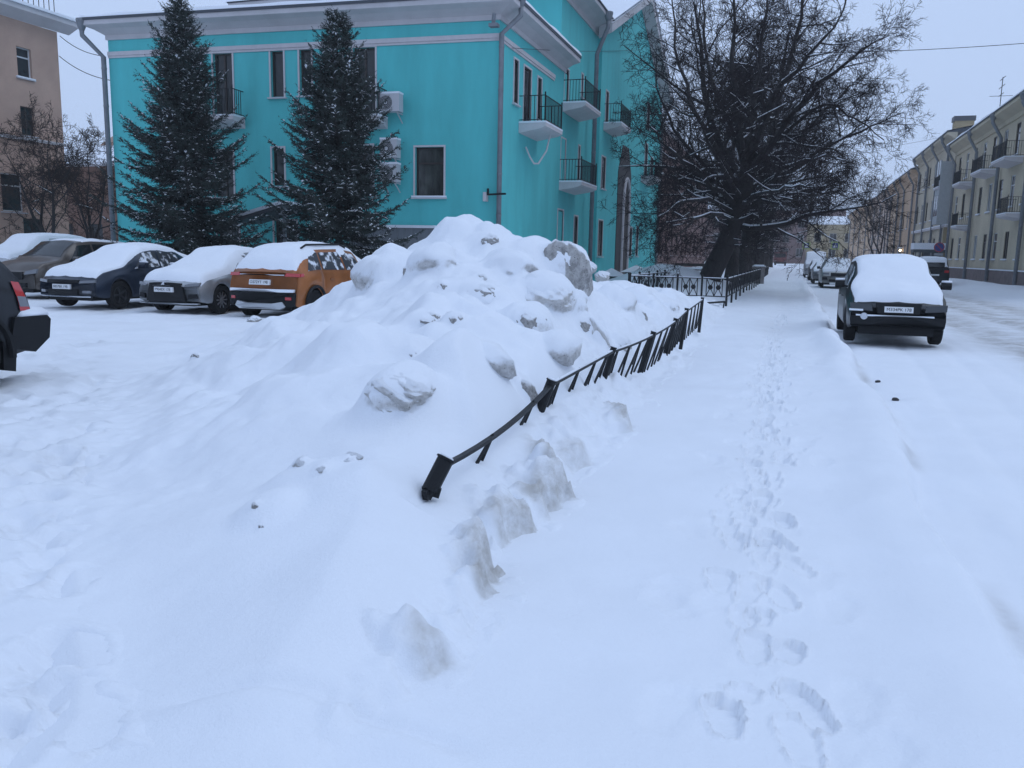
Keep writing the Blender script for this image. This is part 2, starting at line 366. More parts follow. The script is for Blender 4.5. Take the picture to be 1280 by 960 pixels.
# soft humps under fresh snow
for (px, py, rp, amp) in [(500, 508, 46, .20), (590, 508, 70, .24), (600, 455, 58, .16), (700, 470, 36, .12), (680, 420, 36, .14), (490, 345, 34, .26), (530, 350, 26, .12), (640, 330, 35, .08),
                          (380, 600, 40, .08), (335, 640, 34, .08), (430, 600, 44, .06), (250, 458, 40, .08), (400, 470, 70, .10), (320, 500, 50, .06), (780, 405, 36, .12), (820, 388, 26, .10), (592, 292, 40, .17), (640, 365, 40, .10), (440, 420, 45, .10),
                          (560, 385, 36, .10)]:
    p, t_ = hit(px, py); BUMPS.append((p.x, p.y, rp*t_/FPX*1.15, amp))
LUMPS = []; FOOT = []
for (cx, cy, hw, hh, asp, m_, tilt) in [
    (700, 352, 33, 42, .55, 'd', -.25), (676, 376, 38, 30, .9, 'p', .1), (658, 412, 27, 22, .9, 'd', 0), (604, 378, 26, 19, .9, 'd', .1), (528, 406, 20, 12, 1.0, 'd', .35),
    (567, 404, 13, 12, 1.0, 'd', 0), (484, 344, 13, 15, .8, 'd', -.4), (528, 338, 18, 22, .8, 'd', -.3), (612, 303, 9, 8, 1, 'd', .3),
    (655, 497, 14, 18, .8, 'd', .3), (498, 497, 36, 22, 1.0, 'p', .1), (727, 411, 11, 11, .9, 'd', .3), (748, 428, 12, 25, .7, 'p', .4),
    (772, 432, 14, 12, .9, 'p', 0), (800, 399, 8, 9, 1, 'd', .3), (838, 388, 9, 8, 1, 'p', 0), (553, 361, 5, 6, 1, 'd', 0), (517, 444, 7, 5, 1, 'd', 0), (600, 348, 7, 5, 1, 'p', 0),
    (378, 582, 10, 9, 1, 'p', 0), (403, 591, 8, 6, 1, 'p', .2), (436, 577, 14, 7, 1, 'p', .3), (246, 448, 6, 6, 1, 'd', .3), (318, 402, 8, 6, 1, 'd', .2), (320, 634, 6, 5, 1, 'd', 0), (327, 662, 4, 5, 1, 'd', 0),
    (735, 335, 9, 7, 1, 'p', 0), (752, 346, 8, 6, 1, 'p', 0), (716, 322, 8, 6, 1, 'p', 0),
    (470, 345, 26, 22, 1, 's', 0), (545, 325, 26, 18, 1, 's', .2), (640, 335, 28, 18, 1, 's', -.2), (615, 452, 36, 24, 1, 's', 0), (690, 440, 32, 22, 1, 's', .2), 
     (712, 380, 20, 16, 1, 's', 0), (770, 380, 22, 16, 1, 's', 0), (795, 372, 18, 12, 1, 's', 0)]:
    p, t_ = hit(cx, cy); s_ = t_/FPX
    LUMPS.append((p, hw*s_, hh*s_, asp, m_, tilt)); FOOT.append(m_ == 's')
    back = V3((p.x, p.y, 0)).normalized()*hw*s_*(1.25 if hw > 22 else .95)      # snow drifted over the back of each block
    if cy > 330: BUMPS.append((p.x+back.x+(-.3*hw*s_ if cy > 500 else 0), p.y+back.y, hw*s_*1.3, hh*s_*(.42 if hw > 22 else .7)))
bx_ = axis([(-9.6, -7, .05), (-7, -3.2, .03), (-3.2, -.95, .018)])
by_ = [1.25]
while by_[-1] < 25.2: by_.append(by_[-1] + max(.016, .0046*by_[-1]))
BX, BY = np.meshgrid(bx_, np.array(by_)); BZ = bank_z(BX, BY)
LM_ = []
for (p, hw, hh, asp, m_, tilt) in LUMPS:
    dirv = V3((p.x, p.y, 0)).normalized(); loc = p + dirv*hw*asp*.62 + V3((0, 0, -.02*hh))
    LM_.append(Matrix.Translation(loc) @ Matrix.Rotation(math.atan2(p.y, p.x)-math.pi/2, 4, 'Z') @ Matrix.Rotation(-tilt, 4, 'Y') @ Matrix.Diagonal((hw*1.22, hw*asp*1.2, hh*1.2, 1)))
# fresh snow draped over every block: sheet points inside a block are pushed out to its skin
PTS = np.stack([BX, BY, BZ], -1)
BSOIL = scarp(BX, BY)[1]*.95
for M, foot in zip(LM_, FOOT):
    c = np.array(M.translation); R = max(M.to_scale())*1.9
    sel = (np.abs(PTS[..., 0]-c[0]) < R) & (np.abs(PTS[..., 1]-c[1]) < R); P = PTS[sel]; A3 = np.array(M.to_3x3()); q = (P-c) @ np.linalg.inv(A3).T
    r = np.linalg.norm(q, axis=1)+1e-6; dq = q/r[:, None]
    Rd = .92+.13*np.clip(dq[:, 2], 0, 1)+.07*np.clip(dq[:, 1], -.2, 1)+.05*fbm(q[:, 0]*3+c[0]*5, q[:, 1]*3+q[:, 2]*2, 3, 90)
    if foot:          # block wholly under fresh snow
        Rd = .96 + .16*fbm(q[:, 0]*1.8+c[0]*5, q[:, 1]*2+q[:, 2]*2, 2, 92)
    rn = (r**7+Rd**7)**(1/7); rn = np.where(r > 1.7, r, rn); PTS[sel] = c + (dq*rn[:, None]) @ A3.T
BX, BY, BZ = PTS[..., 0], PTS[..., 1], PTS[..., 2]
bank = empty('snow_bank', (0, 0, 0)); tag(bank, 'long ploughed heap of old lumpy snow behind the bent black fence', 'snow bank')
grid_mesh('heap', BX, BY, BZ, SNOW_BANK, bank, soil=BSOIL)
import bmesh
def lump_mesh(seed, sub=4):
    bm = bmesh.new(); bmesh.ops.create_icosphere(bm, subdivisions=sub, radius=1); r_ = np.random.default_rng(seed)
    co = np.array([v.co for v in bm.verts])
    cuts = r_.normal(size=(16, 3)); cuts /= np.linalg.norm(cuts, axis=1)[:, None]
    for c in cuts:                                   # flattened facets of a broken block
        lim = r_.uniform(.78, .97); d = co@c; ex = np.clip(d-lim, 0, None); co = co - ex[:, None]*c*.9
    n = fbm(co[:, 0]*2.4+co[:, 2]*1.7+seed, co[:, 1]*2.4-co[:, 2]*1.3, 4, seed)*.13 + fbm(co[:, 0]*9+co[:, 2]*7, co[:, 1]*9-co[:, 2]*6, 3, seed+3)*.035
    co = co*(1+n)[:, None]
    for v, c in zip(bm.verts, co): v.co = c
    me = bpy.data.meshes.new('snow_lump'); bm.to_mesh(me); bm.free()
    me.polygons.foreach_set('use_smooth', [True]*len(me.polygons)); return me
for i, (p, hw, hh, asp, m_, tilt) in enumerate(LUMPS):
    if FOOT[i]: continue
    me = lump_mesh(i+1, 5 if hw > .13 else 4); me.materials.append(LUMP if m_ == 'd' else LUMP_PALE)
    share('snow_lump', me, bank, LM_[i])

# crumbs thrown on the snow by the kerb
for i, (px, py, r_, lb) in enumerate([(1098, 469, .035, 'nearest the parked black car'), (1120, 492, .04, 'closer to the camera than its twin')]):
    p = onZ(px, py, -.02); p.z = gz(p.x, p.y)+.01
    me = lump_mesh(80+i, 3); me.materials.append(mat('grit', (.05, .048, .05), .9))
    tag(share('frozen_clod', me, None, Matrix.Translation(p) @ Matrix.Diagonal((r_, r_*1.3, r_*.7, 1))), 'small dark frozen clod on the kerb snow, ' + lb, 'clod', 'frozen clods by the kerb')

# ------------------------------------------------------------------ bent low fence buried in the bank
fence = empty('bent_fence', (-1.7, 4, 0)); tag(fence, 'bent low black metal fence half buried in the snow bank', 'fence')
FM = Matrix.Translation((1.7, -4, 0))
LEAN = [V3((.36, .50, 1)), V3((.34, .12, 1)), V3((.26, .05, 1)), V3((.26, .05, 1)), V3((.24, .05, 1)), V3((.1, 0, 1)), V3((.05, 0, 1))]
LEAN = [l.normalized() for l in LEAN]
def sag(a_, b_, t_, s_): p = a_.lerp(b_, t_); p.z -= s_*4*t_*(1-t_); return p
SAG = [.055, .0, .012, .01, .0, .0]
for i in range(6):
    a_, b_ = TOP[i], TOP[i+1]
    pts = [sag(a_, b_, k/8, SAG[i]) + V3((0, 0, -.012)) for k in range(9)]
    m_ = MB()
    for k in range(8): m_.bar(pts[k], pts[k+1]+(pts[k+1]-pts[k])*.02, .034, .020)
    m_.build('top_rail', BLACK, fence, FM)
    if i not in (0, ):
        sn = MB()
        for k in range(8): sn.bar(pts[k]+V3((-.004, 0, .012)), pts[k+1]+V3((-.004, 0, .012)), .026, .010)
        sn.build('rail_snow', SNOW, fence, FM)
    lean = LEAN[i].lerp(LEAN[i+1], .5).normalized()
    along = (b_-a_).normalized()
    if i == 0: spots = [.36, .78]
    elif i < 4: spots = [.12, .40, .68, .90]
    else: spots = [.1, .32, .54, .76, .95]
    for t_ in spots:                              # V-shaped pairs of struts
        p = sag(a_, b_, t_, SAG[i])
        m_ = MB(); base = p - lean*(.5 if i > 0 else .40)
        m_.bar(p, base+along*.02, .012, .022); m_.bar(p+along*.02, base-along*.26, .012, .022)
        m_.build('strut', BLACK, fence, FM)
        if i > 0 and t_ in (.12, .68, .54):
            c_ = p - lean*.21 - along*.05
            d_ = MB(); d_.bar(c_+lean*.075, c_-lean*.075, .055, .010, up=along.cross(lean)); d_.build('leaf_ornament', BLACK, fence, FM)
for i, p in enumerate(TOP):
    l = LEAN[i]; r_ = .044 if i == 0 else (.038 if i == 1 else .03)
    m_ = MB(); q = p - l*(.15 if i == 0 else .62)
    m_.tube([p+l*.03, p+l*.02, q], [r_*.95, r_, r_], 12)
    po = m_.build('post', BLACK, fence, FM, smooth=False)
    c_ = MB(); c_.tube([p+l*.026, p+l*.036], [r_*1.18, r_*1.15], 12); c_.build('post_cap', BLACK, po, None)
    s_ = MB(); s_.tube([p+l*.036, p+l*.046, p+l*.05], [r_*.95, r_*.8, r_*.3], 10); s_.build('cap_snow', SNOW, po, None, True)
    if i == 0:
        f_ = MB(); bq = q
        for k in range(3):
            a_ = k*2.1+.4; dv = V3((math.cos(a_), math.sin(a_), -.3)).normalized()
            f_.bar(bq-l*.0, bq+dv*.055, .03, .05)
        f_.tube([bq+l*.005, bq-l*.045], [.032, .027], 9); f_.build('broken_foot', BLACK, fence, FM)
# loose pieces of the buried cross section
for (x0, y0, x1, y1, z_, lb) in [(804, 372, 829, 370, .45, 'short dark rail end poking out of the snow left of the bent fence'), (770+66, 370, 862, 379, .40, 'slanting dark strut poking out of snow behind the bent fence'), (881, 379, 908, 377, .22, 'thin dark rail lying in snow before the rosette fence')]:
    p, q = onZ(x0, y0, z_), onZ(x1, y1, z_); m_ = MB(); m_.bar(p, q, .06, .05); m_.bar(p+(q-p)*.1, p+(q-p)*.15-V3((0, 0, .3)), .03); m_.bar(p+(q-p)*.9, p+(q-p)*.85-V3((0, 0, .3)), .03)
    tag(m_.build('fence_rail', BLACK), lb, 'fence rail')

# ------------------------------------------------------------------ vehicles
def smooth_interp(pts, xs, w=.10):
    px, pz = zip(*pts); fine = np.linspace(xs[0]-.5, xs[-1]+.5, 900); v = np.interp(fine, px, pz)
    k = max(1, int(w/(fine[1]-fine[0]))); ker = np.hanning(2*k+3); ker /= ker.sum()
    v = np.convolve(np.pad(v, k+1, mode='edge'), ker, 'valid'); return np.interp(xs, fine, v)
_text_cache = {}
def text_mesh(txt, size):
    key = (txt, size)
    if key not in _text_cache:
        cu = bpy.data.curves.new('txt', 'FONT'); cu.body = txt; cu.size = size; cu.align_x = 'CENTER'; cu.align_y = 'CENTER'
        ob = bpy.data.objects.new('txt', cu); COL.objects.link(ob); dg = bpy.context.evaluated_depsgraph_get()
        me = bpy.data.meshes.new_from_object(ob.evaluated_get(dg)); bpy.data.objects.remove(ob); bpy.data.curves.remove(cu)
        me.materials.clear(); me.materials.append(INK); _text_cache[key] = me
    return _text_cache[key]
class Car:
    def __init__(s, name, label, cat, loc, heading, L, W, top, belt, roof_w, paint, wheels, wr=.32, sill=.26, snow=.07, clad=None, detail=True, group=None, rim=RIM, sx=(0, None), snow_side=0.0, crown=.05, shear=(.35, .25), bend=(.20, .16), seed=0, sides=(1, -1), window=None, arch=.05):
        s.L, s.W = L, W; s.root = empty(name, loc, heading); tag(s.root, label, cat, group)
        s.shear, s.bend, s.crown, s.roof_w = shear, bend, crown, roof_w; s.sill, s.wheels, s.wr, s.arch = sill, wheels, wr, arch
        xs = np.unique(np.concatenate([np.linspace(0, L, 56), [w+d for w in wheels for d in (-wr-arch-.01, -wr-arch+.005, -.3, -.2, -.1, 0, .1, .2, .3, wr+arch-.005, wr+arch+.01)]])); xs = xs[(xs >= 0) & (xs <= L)]
        s.top_p, s.belt_p = top, belt
        t = smooth_interp(top, xs); b = np.minimum(smooth_interp(belt, xs), t-.02)
        V = []; n = 19
        for x, zt, zb in zip(xs, t, b): V += s.section(x, zt, zb)
        F = []
        for i in range(len(xs)-1):
            for k in range(n-1): F.append((i*n+k, i*n+k+1, (i+1)*n+k+1, (i+1)*n+k))
        F += [tuple(range(n)), tuple(range((len(xs)-1)*n, len(xs)*n))[::-1]]
        s.body = mesh_obj('body', V, F, paint, s.root, smooth=True)
        # dark floor pan
        m = MB(); m.box(-L/2+.25, L/2-.25, -W/2+.24, W/2-.24, .20, .62); m.build('underbody', PLASTIC, s.root)
        for w in wheels:
            for sd_ in (1, -1):
                s.wheel(w-L/2, sd_, rim)
                if clad:    # dark arch trim
                    a_ = MB(); R = wr+arch; pts = [(w-L/2+R*1.06*math.cos(q), sd_*(s.half(w)+.012), wr+R*1.06*math.sin(q)) for q in np.linspace(-.1, math.pi+.1, 16)]
                    a_.tube(pts, .035, 5); a_.build('arch_trim', clad, s.root)
        s.seed = seed
        if snow: s.snow_cover(snow, sx, snow_side)
    def half(s, x): 
        e = np.clip((np.abs(x-s.L/2)-s.L*.30)/(s.L*.20), 0, 1); return s.W/2*(1-.07*e**2)
    def warp(s, x, y, z):
        xf = x-s.L/2; 
        if xf > 0: k = np.clip((xf-s.L*.25)/(s.L*.25), 0, 1)**2; return (xf - k*(s.shear[0]*max(0, z-.55)**1.5*1.3 + s.bend[0]*(2*y/s.W)**2), y, z)
        k = np.clip((-xf-s.L*.25)/(s.L*.25), 0, 1)**2; return (xf + k*(s.shear[1]*max(0, z-.55)**1.5*.8 + s.bend[1]*(2*y/s.W)**2), y, z)
    def botz(s, x):
        z = s.sill
        for w in s.wheels:
            R = s.wr+s.arch; d = abs(x-w)
            if d < R: z = max(z, s.wr+math.sqrt(R*R-d*d))
        e = max(0, abs(x-s.L/2)-(s.L/2-.35))/.35
        return z + .05*e
    def topw(s, x, zt, zb):
        cab = float(sstep(.06, .42, zt-zb)); return s.half(x)*.945*(1-cab) + s.roof_w/2*cab
    def section(s, x, zt, zb):
        w = s.half(x); bz = min(s.botz(x), zb-.05); tw = s.topw(x, zt, zb); cr = min(s.crown, (zt-zb)*.6); ze = zt-cr
        h = [(w*.955, bz), (w*.985, bz+(zb-bz)*.10), (w, bz+(zb-bz)*.45), (w*.992, bz+(zb-bz)*.80), (w*.955, zb-.004), (w*.955+(tw-w*.955)*.5, zb+(ze-zb)*.53), (tw+.01, ze-.01 if ze-zb > .08 else ze), (tw*.90, ze+cr*.30), (tw*.55, ze+cr*.72)]
        pts = [(-y, z) for y, z in h] + [(0, zt)] + [(y, z) for y, z in h[::-1]]
        return [s.warp(x, y, z) for y, z in pts]
    def tb(s, x):
        xs = np.array([0, x, s.L]); t = float(smooth_interp(s.top_p, np.linspace(0, s.L, 200)).__getitem__(int(round(np.clip(x/s.L, 0, 1)*199)))); b = float(smooth_interp(s.belt_p, np.linspace(0, s.L, 200))[int(round(np.clip(x/s.L, 0, 1)*199))])
        return t, min(b, t-.02)
    def side_pt(s, x, u, sd_, off=.008):       # u 0 sill .. 1 belt .. 2 roof edge
        t, b = s.tb(x); w = s.half(x); tw = s.topw(x, t, b); cr = min(s.crown, (t-b)*.6); ze = t-cr; bz = s.sill
        if u <= 1: 
            y = np.interp(u, [0, .1, .45, .8, 1], [w*.955, w*.985, w, w*.992, w*.955]); z = bz+(b-bz)*u
        else: y = w*.955+(tw-w*.955)*(u-1); z = b+(ze-b)*(u-1)
        p = s.warp(x, y, z); return (p[0], sd_*(p[1]+off), p[2])
    def side_patch(s, name, m, x0b, x1b, x0t, x1t, u0, u1, sd_, off=.008, nx=8, nu=4, parent=None):
        V = []; F = []
        for j in range(nu+1):
            f = j/nu; u = u0+(u1-u0)*f
            for i in range(nx+1): V.append(s.side_pt((x0b+(x0t-x0b)*f)+((x1b+(x1t-x1b)*f)-(x0b+(x0t-x0b)*f))*i/nx, u, sd_, off))
        for j in range(nu):
            for i in range(nx):
                q = (j*(nx+1)+i, j*(nx+1)+i+1, (j+1)*(nx+1)+i+1, (j+1)*(nx+1)+i); F.append(q if sd_ < 0 else q[::-1])
        return mesh_obj(name, V, F, m, parent or s.root, smooth=True)
    def top_patch(s, name, m, x0, x1, f0, f1, off=.008, nx=8, nv=10):     # windscreen and rear window
        V = []; F = []
        for i in range(nx+1):
            x = x0+(x1-x0)*i/nx; t, b = s.tb(x); tw = s.topw(x, t, b)*(f0+(f1-f0)*i/nx)
            for k in range(nv+1):
                y = tw*(2*k/nv-1); p = s.warp(x, y, t-s.crown*.9*(y/tw*.9)**2+off); V.append(p)
        for i in range(nx):
            for k in range(nv): F.append((i*(nv+1)+k, i*(nv+1)+k+1, (i+1)*(nv+1)+k+1, (i+1)*(nv+1)+k))
        return mesh_obj(name, V, F, m, s.root, smooth=True)
    def end_patch(s, name, m, poly, front=True, proud=.012, deep=.05, parent=None):
        sg = 1 if front else -1; x = s.L if front else 0; P = []; Q = []
        for y, z in poly:
            p = s.warp(x, y, z); P.append((p[0]+sg*proud, y, z)); Q.append((p[0]-sg*deep, y, z))
        n = len(poly); F = [tuple(range(n)), tuple(range(n, 2*n))[::-1]] + [(i, n+i, n+(i+1) % n, (i+1) % n) for i in range(n)]
        return mesh_obj(name, P+Q, F, m, parent or s.root)
    def rect(s, name, m, y0, y1, z0, z1, front=True, proud=.012, deep=.05, n=6, parent=None, skew=0):
        ys = np.linspace(y0, y1, n); return s.end_patch(name, m, [(y, z0) for y in ys]+[(y, z1+skew*(y-y0)) for y in ys[::-1]], front, proud, deep, parent)
    def wheel(s, x, sd_, rim):
        r = s.wr; yo = s.W/2-.02; c = (x, sd_*(yo-.10), r)
        m = MB(); m.lathe([(r*.62, -.09), (r*.93, -.10), (r, -.075), (r, .075), (r*.93, .10), (r*.68, .10), (r*.64, .06)], c, 'y', 26)
        t = m.build('wheel', RUBBER, s.root, smooth=False)
        k = MB(); k.lathe([(r*.66, -.02), (r*.66, .07), (r*.60, .085), (r*.57, .055), (r*.2, .05)] if sd_ > 0 else [(r*.66, .02), (r*.66, -.07), (r*.60, -.085), (r*.57, -.055), (r*.2, -.05)], c, 'y', 24)
        k.build('rim', STEELRIM if rim is RIM else rim, t)
        k = MB()
        for q in range(10 if rim is RIM else 5):
            a_ = q*2*math.pi/(10 if rim is RIM else 5); d = V3((math.cos(a_), 0, math.sin(a_))); o = V3((c[0], c[1]+sd_*.07, c[2]))
            k.bar(o+d*r*.08, o+d*r*.61, .028 if rim is RIM else .05, .02, up=V3((0, 1, 0)))
        k.lathe([(r*.13, .075*sd_), (r*.11, .09*sd_)], c, 'y', 12); k.build('spokes', rim, t)
    def snow_cover(s, T, sx, side):
        x0, x1 = sx[0], sx[1] or s.L; nx, nv = 80, 30; V = []; F = []
        X = np.linspace(x0, x1, nx+1); xx = np.linspace(0, s.L, 400); tt = np.interp(X, xx, smooth_interp(s.top_p, xx, .22)); bb = np.minimum(np.interp(X, xx, smooth_interp(s.belt_p, xx)), tt-.02)
        tt = np.maximum(tt, np.interp(X, xx, smooth_interp(s.top_p, xx)))
        for i, x in enumerate(X):
            t, b = tt[i], bb[i]; tw = s.topw(x, t, b); w = s.half(x); cr = min(s.crown, (t-b)*.6); ze = t-cr
            endt = min(1, (x-x0)/.16, (x1-x)/.12); endt = math.sqrt(max(0, endt))
            for k in range(nv+1):
                v = 2*k/nv-1; av = abs(v); edge = .97+.05*float(vnoise(np.array(x*3.1+s.seed), np.array(v*.5+(3 if v > 0 else 9)), 7))
                if av <= .9: y = v/.9*tw*.98; z = t-cr*(abs(y)/tw)**2; 
                else:
                    q = (av-.9)/.1*side; y = math.copysign(tw*.98+(w*.955-tw*.98)*q, v); z = ze+(b-ze)*q
                th = T*endt*max(0, 1-(av/edge)**10) + .02*float(fbm(np.array(x*2.2+s.seed), np.array(v*2.2), 3, 5))*endt*(1-av**6)
                if av > .98: th = -.012
                p = s.warp(x, y, z); out_ = math.copysign(.008, v)*(av > .85)
                V.append((p[0], p[1]+out_, p[2]+th - (.014 if endt < .05 else 0)))
        for i in range(nx):
            for k in range(nv): F.append((i*(nv+1)+k, i*(nv+1)+k+1, (i+1)*(nv+1)+k+1, (i+1)*(nv+1)+k))
        mesh_obj('snow_cover', V, F, SNOW, s.root, smooth=True)
    def plate(s, txt, z, front=True, y=0, w=.50):
        h = .108; pl = s.rect('licence_plate', PLATE, y-w/2, y+w/2, z-h/2, z+h/2, front, .022, .03)
        if txt:
            sg = 1 if front else -1; xp = s.warp(s.L if front else 0, 0, z)[0]+sg*.026
            M = Matrix.Translation((xp, y, z)) @ Matrix(((0, 0, sg, 0), (sg, 0, 0, 0), (0, 1, 0, 0), (0, 0, 0, 1)))
            me = text_mesh(txt, .083); share('plate_text', me, pl, M)
    def mirror(s, x, z, col, sds=(1, -1), snowcap=True):
        for sd_ in sds:
            w = s.half(x); m = MB(); y0 = w*.93; xl = x-s.L/2
            m.tube([(xl, sd_*y0, z-.05), (xl+.01, sd_*(y0+.10), z-.03)], .02, 6)
            c0, c1 = sd_*(y0+.07), sd_*(y0+.25)
            prof = [(-.06, -.06), (.03, -.065), (.07, -.03), (.07, .03), (.03, .075), (-.06, .07)]
            m.prism([(xl+a_, c0, z+b_) for a_, b_ in prof], (0, c1-c0, 0)); mo = m.build('mirror', col, s.root)
            if snowcap:
                q = MB(); q.prism([(xl-.06, c0, z+.068), (xl+.03, c0, z+.073), (xl+.05, c0, z+.10), (xl+.0, c0, z+.12), (xl-.05, c0, z+.10)], (0, c1-c0, 0)); q.build('mirror_snow', SNOW, mo, smooth=True)
FROST = None
def frost_glass():
    m = bpy.data.materials.new('frosted_glass'); m.use_nodes = True; t = m.node_tree; p = t.nodes['Principled BSDF']
    n = t.nodes.new('ShaderNodeTexNoise'); n.inputs['Scale'].default_value = 6; n.inputs['Detail'].default_value = 6; tc = t.nodes.new('ShaderNodeTexCoord'); t.links.new(tc.outputs['Object'], n.inputs[0])
    r = t.nodes.new('ShaderNodeValToRGB'); r.color_ramp.elements[0].position = .50; r.color_ramp.elements[0].color = (.03, .035, .042, 1); r.color_ramp.elements[1].position = .60; r.color_ramp.elements[1].color = (.7, .73, .78, 1)
    t.links.new(n.outputs[0], r.inputs[0]); t.links.new(r.outputs[0], p.inputs['Base Color']); p.inputs['Roughness'].default_value = .35
    return m
FROST = frost_glass()
TO_CAM = -math.pi/2; AWAY = math.pi/2
SEDAN_T = [(0, .92), (.06, 1.02), (.7, 1.07), (1.5, 1.41), (2.1, 1.46), (2.65, 1.43), (3.45, 1.02), (4.15, .90), (4.38, .80), (4.5, .62)]
SEDAN_B = [(0, .86), (.8, .94), (3.3, .90), (4.2, .76), (4.5, .58)]
SUV_T = [(0, .98), (.05, 1.12), (.38, 1.50), (.8, 1.62), (2.2, 1.66), (2.75, 1.60), (3.45, 1.12), (4.15, 1.02), (4.38, .90), (4.5, .68)]
SUV_B = [(0, .92), (.9, 1.02), (3.3, 1.00), (4.2, .86), (4.5, .66)]
HATCH_T = [(0, .90), (.05, 1.04), (.40, 1.38), (.85, 1.53), (2.0, 1.57), (2.6, 1.51), (3.3, 1.04), (3.95, .94), (4.15, .82), (4.25, .64)]
HATCH_B = [(0, .86), (.8, .96), (3.1, .92), (3.9, .78), (4.25, .60)]
def paint(name, col, metal=.25, rough=.38): return mat('paint_'+name, col, rough, var=.25, vscale=2.5, metal=metal, coat=.3, spec=.35)

# dark blue saloon, nose to the camera
def side_windows(c, m, spec, sds=(1, -1), frame=PLASTIC):
    for sd_ in sds:
        for (a_, b_, a2, b2) in spec:
            w = c.side_patch('side_window', m, a_, b_, a2, b2, 1.10, 1.86, sd_, .010)
def doors(c, m, spec, sds=(1, -1)):
    for sd_ in sds:
        for (a_, b_) in spec:
            d = c.side_patch('door', m, a_+.012, b_-.012, a_+.012, b_-.012, .12, .98, sd_, .007, 8, 8)
            hx = a_+.16; p = c.side_pt(hx, .80, sd_, .02); q = c.side_pt(hx+.18, .80, sd_, .02)
            h = MB(); h.bar(p, q, .02, .025); h.build('handle', m, d)
DARKBLUE = paint('dark_blue', (.018, .028, .048))
blue = Car('parked_car', 'dark blue saloon with snowy bonnet between the silver car and the brown car', 'car', (-15.75, 14.75+2.25, gz(-15.7, 16)-.01), TO_CAM, 4.5, 1.76, SEDAN_T, SEDAN_B, 1.22, DARKBLUE, (.95, 3.62), snow=.085, snow_side=.25, sx=(.05, 4.40), rim=STEELRIM, seed=1)
side_windows(blue, FROST, [(1.25, 2.2, 1.55, 2.18), (2.26, 3.12, 2.24, 2.68)]); doors(blue, DARKBLUE, [(1.25, 2.2), (2.22, 3.2)])
blue.mirror(2.98, 1.0, DARKBLUE)
blue.rect('lower_grille', PLASTIC, -.42, .42, .34, .46); blue.rect('grille', PLASTIC, -.45, .45, .60, .68)
blue.rect('chrome_strip', CHROME, -.72, .72, .285, .31)
for s_ in (1, -1):
    blue.end_patch('headlight', LAMP, [(s_*.46, .60), (s_*.80, .62), (s_*.80, .68), (s_*.48, .66)][::s_], proud=.006); blue.rect('fog_light', LAMP, *sorted((s_*.54, s_*.72)), .38, .44)
blue.plate('B857BK 198', .52)
# silver saloon
SILVER = paint('silver', (.40, .42, .44), .5)
silver = Car('parked_car', 'silver saloon with black trapezoid grille beside the orange car', 'car', (-13.12, 15.0+2.25, gz(-13, 16)-.01), TO_CAM, 4.5, 1.76, SEDAN_T, SEDAN_B, 1.22, SILVER, (.95, 3.60), snow=.095, snow_side=.9, sx=(.05, 4.40), seed=4)
side_windows(silver, FROST, [(1.25, 2.2, 1.55, 2.18), (2.26, 3.12, 2.24, 2.68)]); doors(silver, SILVER, [(1.25, 2.2), (2.22, 3.2)]); silver.mirror(2.98, 1.0, SILVER)
silver.end_patch('grille', PLASTIC, [(-.52, .30), (-.2, .29), (.2, .29), (.52, .30), (.42, .70), (.2, .715), (-.2, .715), (-.42, .70)], proud=.016)
gl = silver.end_patch('emblem', CHROME, [(-.05, .665), (.05, .665), (0, .735)], proud=.03)
for s_ in (1, -1):
    silver.end_patch('headlight', LAMP, [(s_*.55, .63), (s_*.80, .65), (s_*.82, .72), (s_*.60, .70), (s_*.5, .67)][::s_], proud=.006); silver.end_patch('fog_light_recess', PLASTIC, [(s_*.58, .36), (s_*.80, .38), (s_*.76, .47), (s_*.60, .46)][::s_])
silver.rect('lower_lip', SILVER, -.8, .8, .24, .27, proud=.03)
silver.plate('P904EX 178', .56)
# orange liftback estate, tail to the camera
ORANGE = paint('orange', (.36, .125, .035), .3)
CROSS_T = [(0, .98), (.05, 1.12), (.52, 1.46), (.95, 1.55), (2.2, 1.58), (2.8, 1.52), (3.5, 1.08), (4.1, .98), (4.3, .88), (4.4, .66)]
orange = Car('parked_car', 'orange crossover estate with black cladding, tail towards the camera', 'car', (-10.62, 14.95+2.2, gz(-10.6, 17)-.01), AWAY, 4.4, 1.78, CROSS_T, [(0, .96), (.9, 1.02), (3.3, .98), (4.1, .84), (4.4, .62)], 1.26, ORANGE, (.82, 3.45), snow=.09, snow_side=.55, sx=(.04, 4.32), clad=PLASTIC, seed=9, shear=(.35, .42), bend=(.2, .17))
side_windows(orange, FROST, [(.55, 1.15, .85, 1.2), (1.22, 2.15, 1.24, 2.12), (2.22, 3.12, 2.2, 2.75)], (1, -1)); doors(orange, ORANGE, [(1.25, 2.2), (2.22, 3.15)]); orange.mirror(3.0, 1.05, ORANGE)
for sd_ in (1, -1): orange.side_patch('sill_cladding', PLASTIC, .05, 4.3, .05, 4.3, .0, .22, sd_, .012, 30, 2) if False else None
bp = [(-.80, .30), (-.4, .26), (.4, .26), (.80, .30), (.82, .58), (.4, .60), (-.4, .60), (-.82, .58)]
orange.end_patch('rear_bumper', PLASTIC, bp, False, .03)
orange.rect('bumper_ledge_snow', SNOW, -.78, .78, .60, .66, False, .05)
orange.end_patch('skid_plate', mat('skid_silver', (.5, .52, .54), .4, metal=.5), [(-.62, .30), (-.5, .24), (.5, .24), (.62, .30), (.55, .40), (.32, .36), (-.32, .36), (-.55, .40)], False, .045)
orange.rect('tailgate_strip', CHROME, -.55, .55, .945, .965, False, .015)
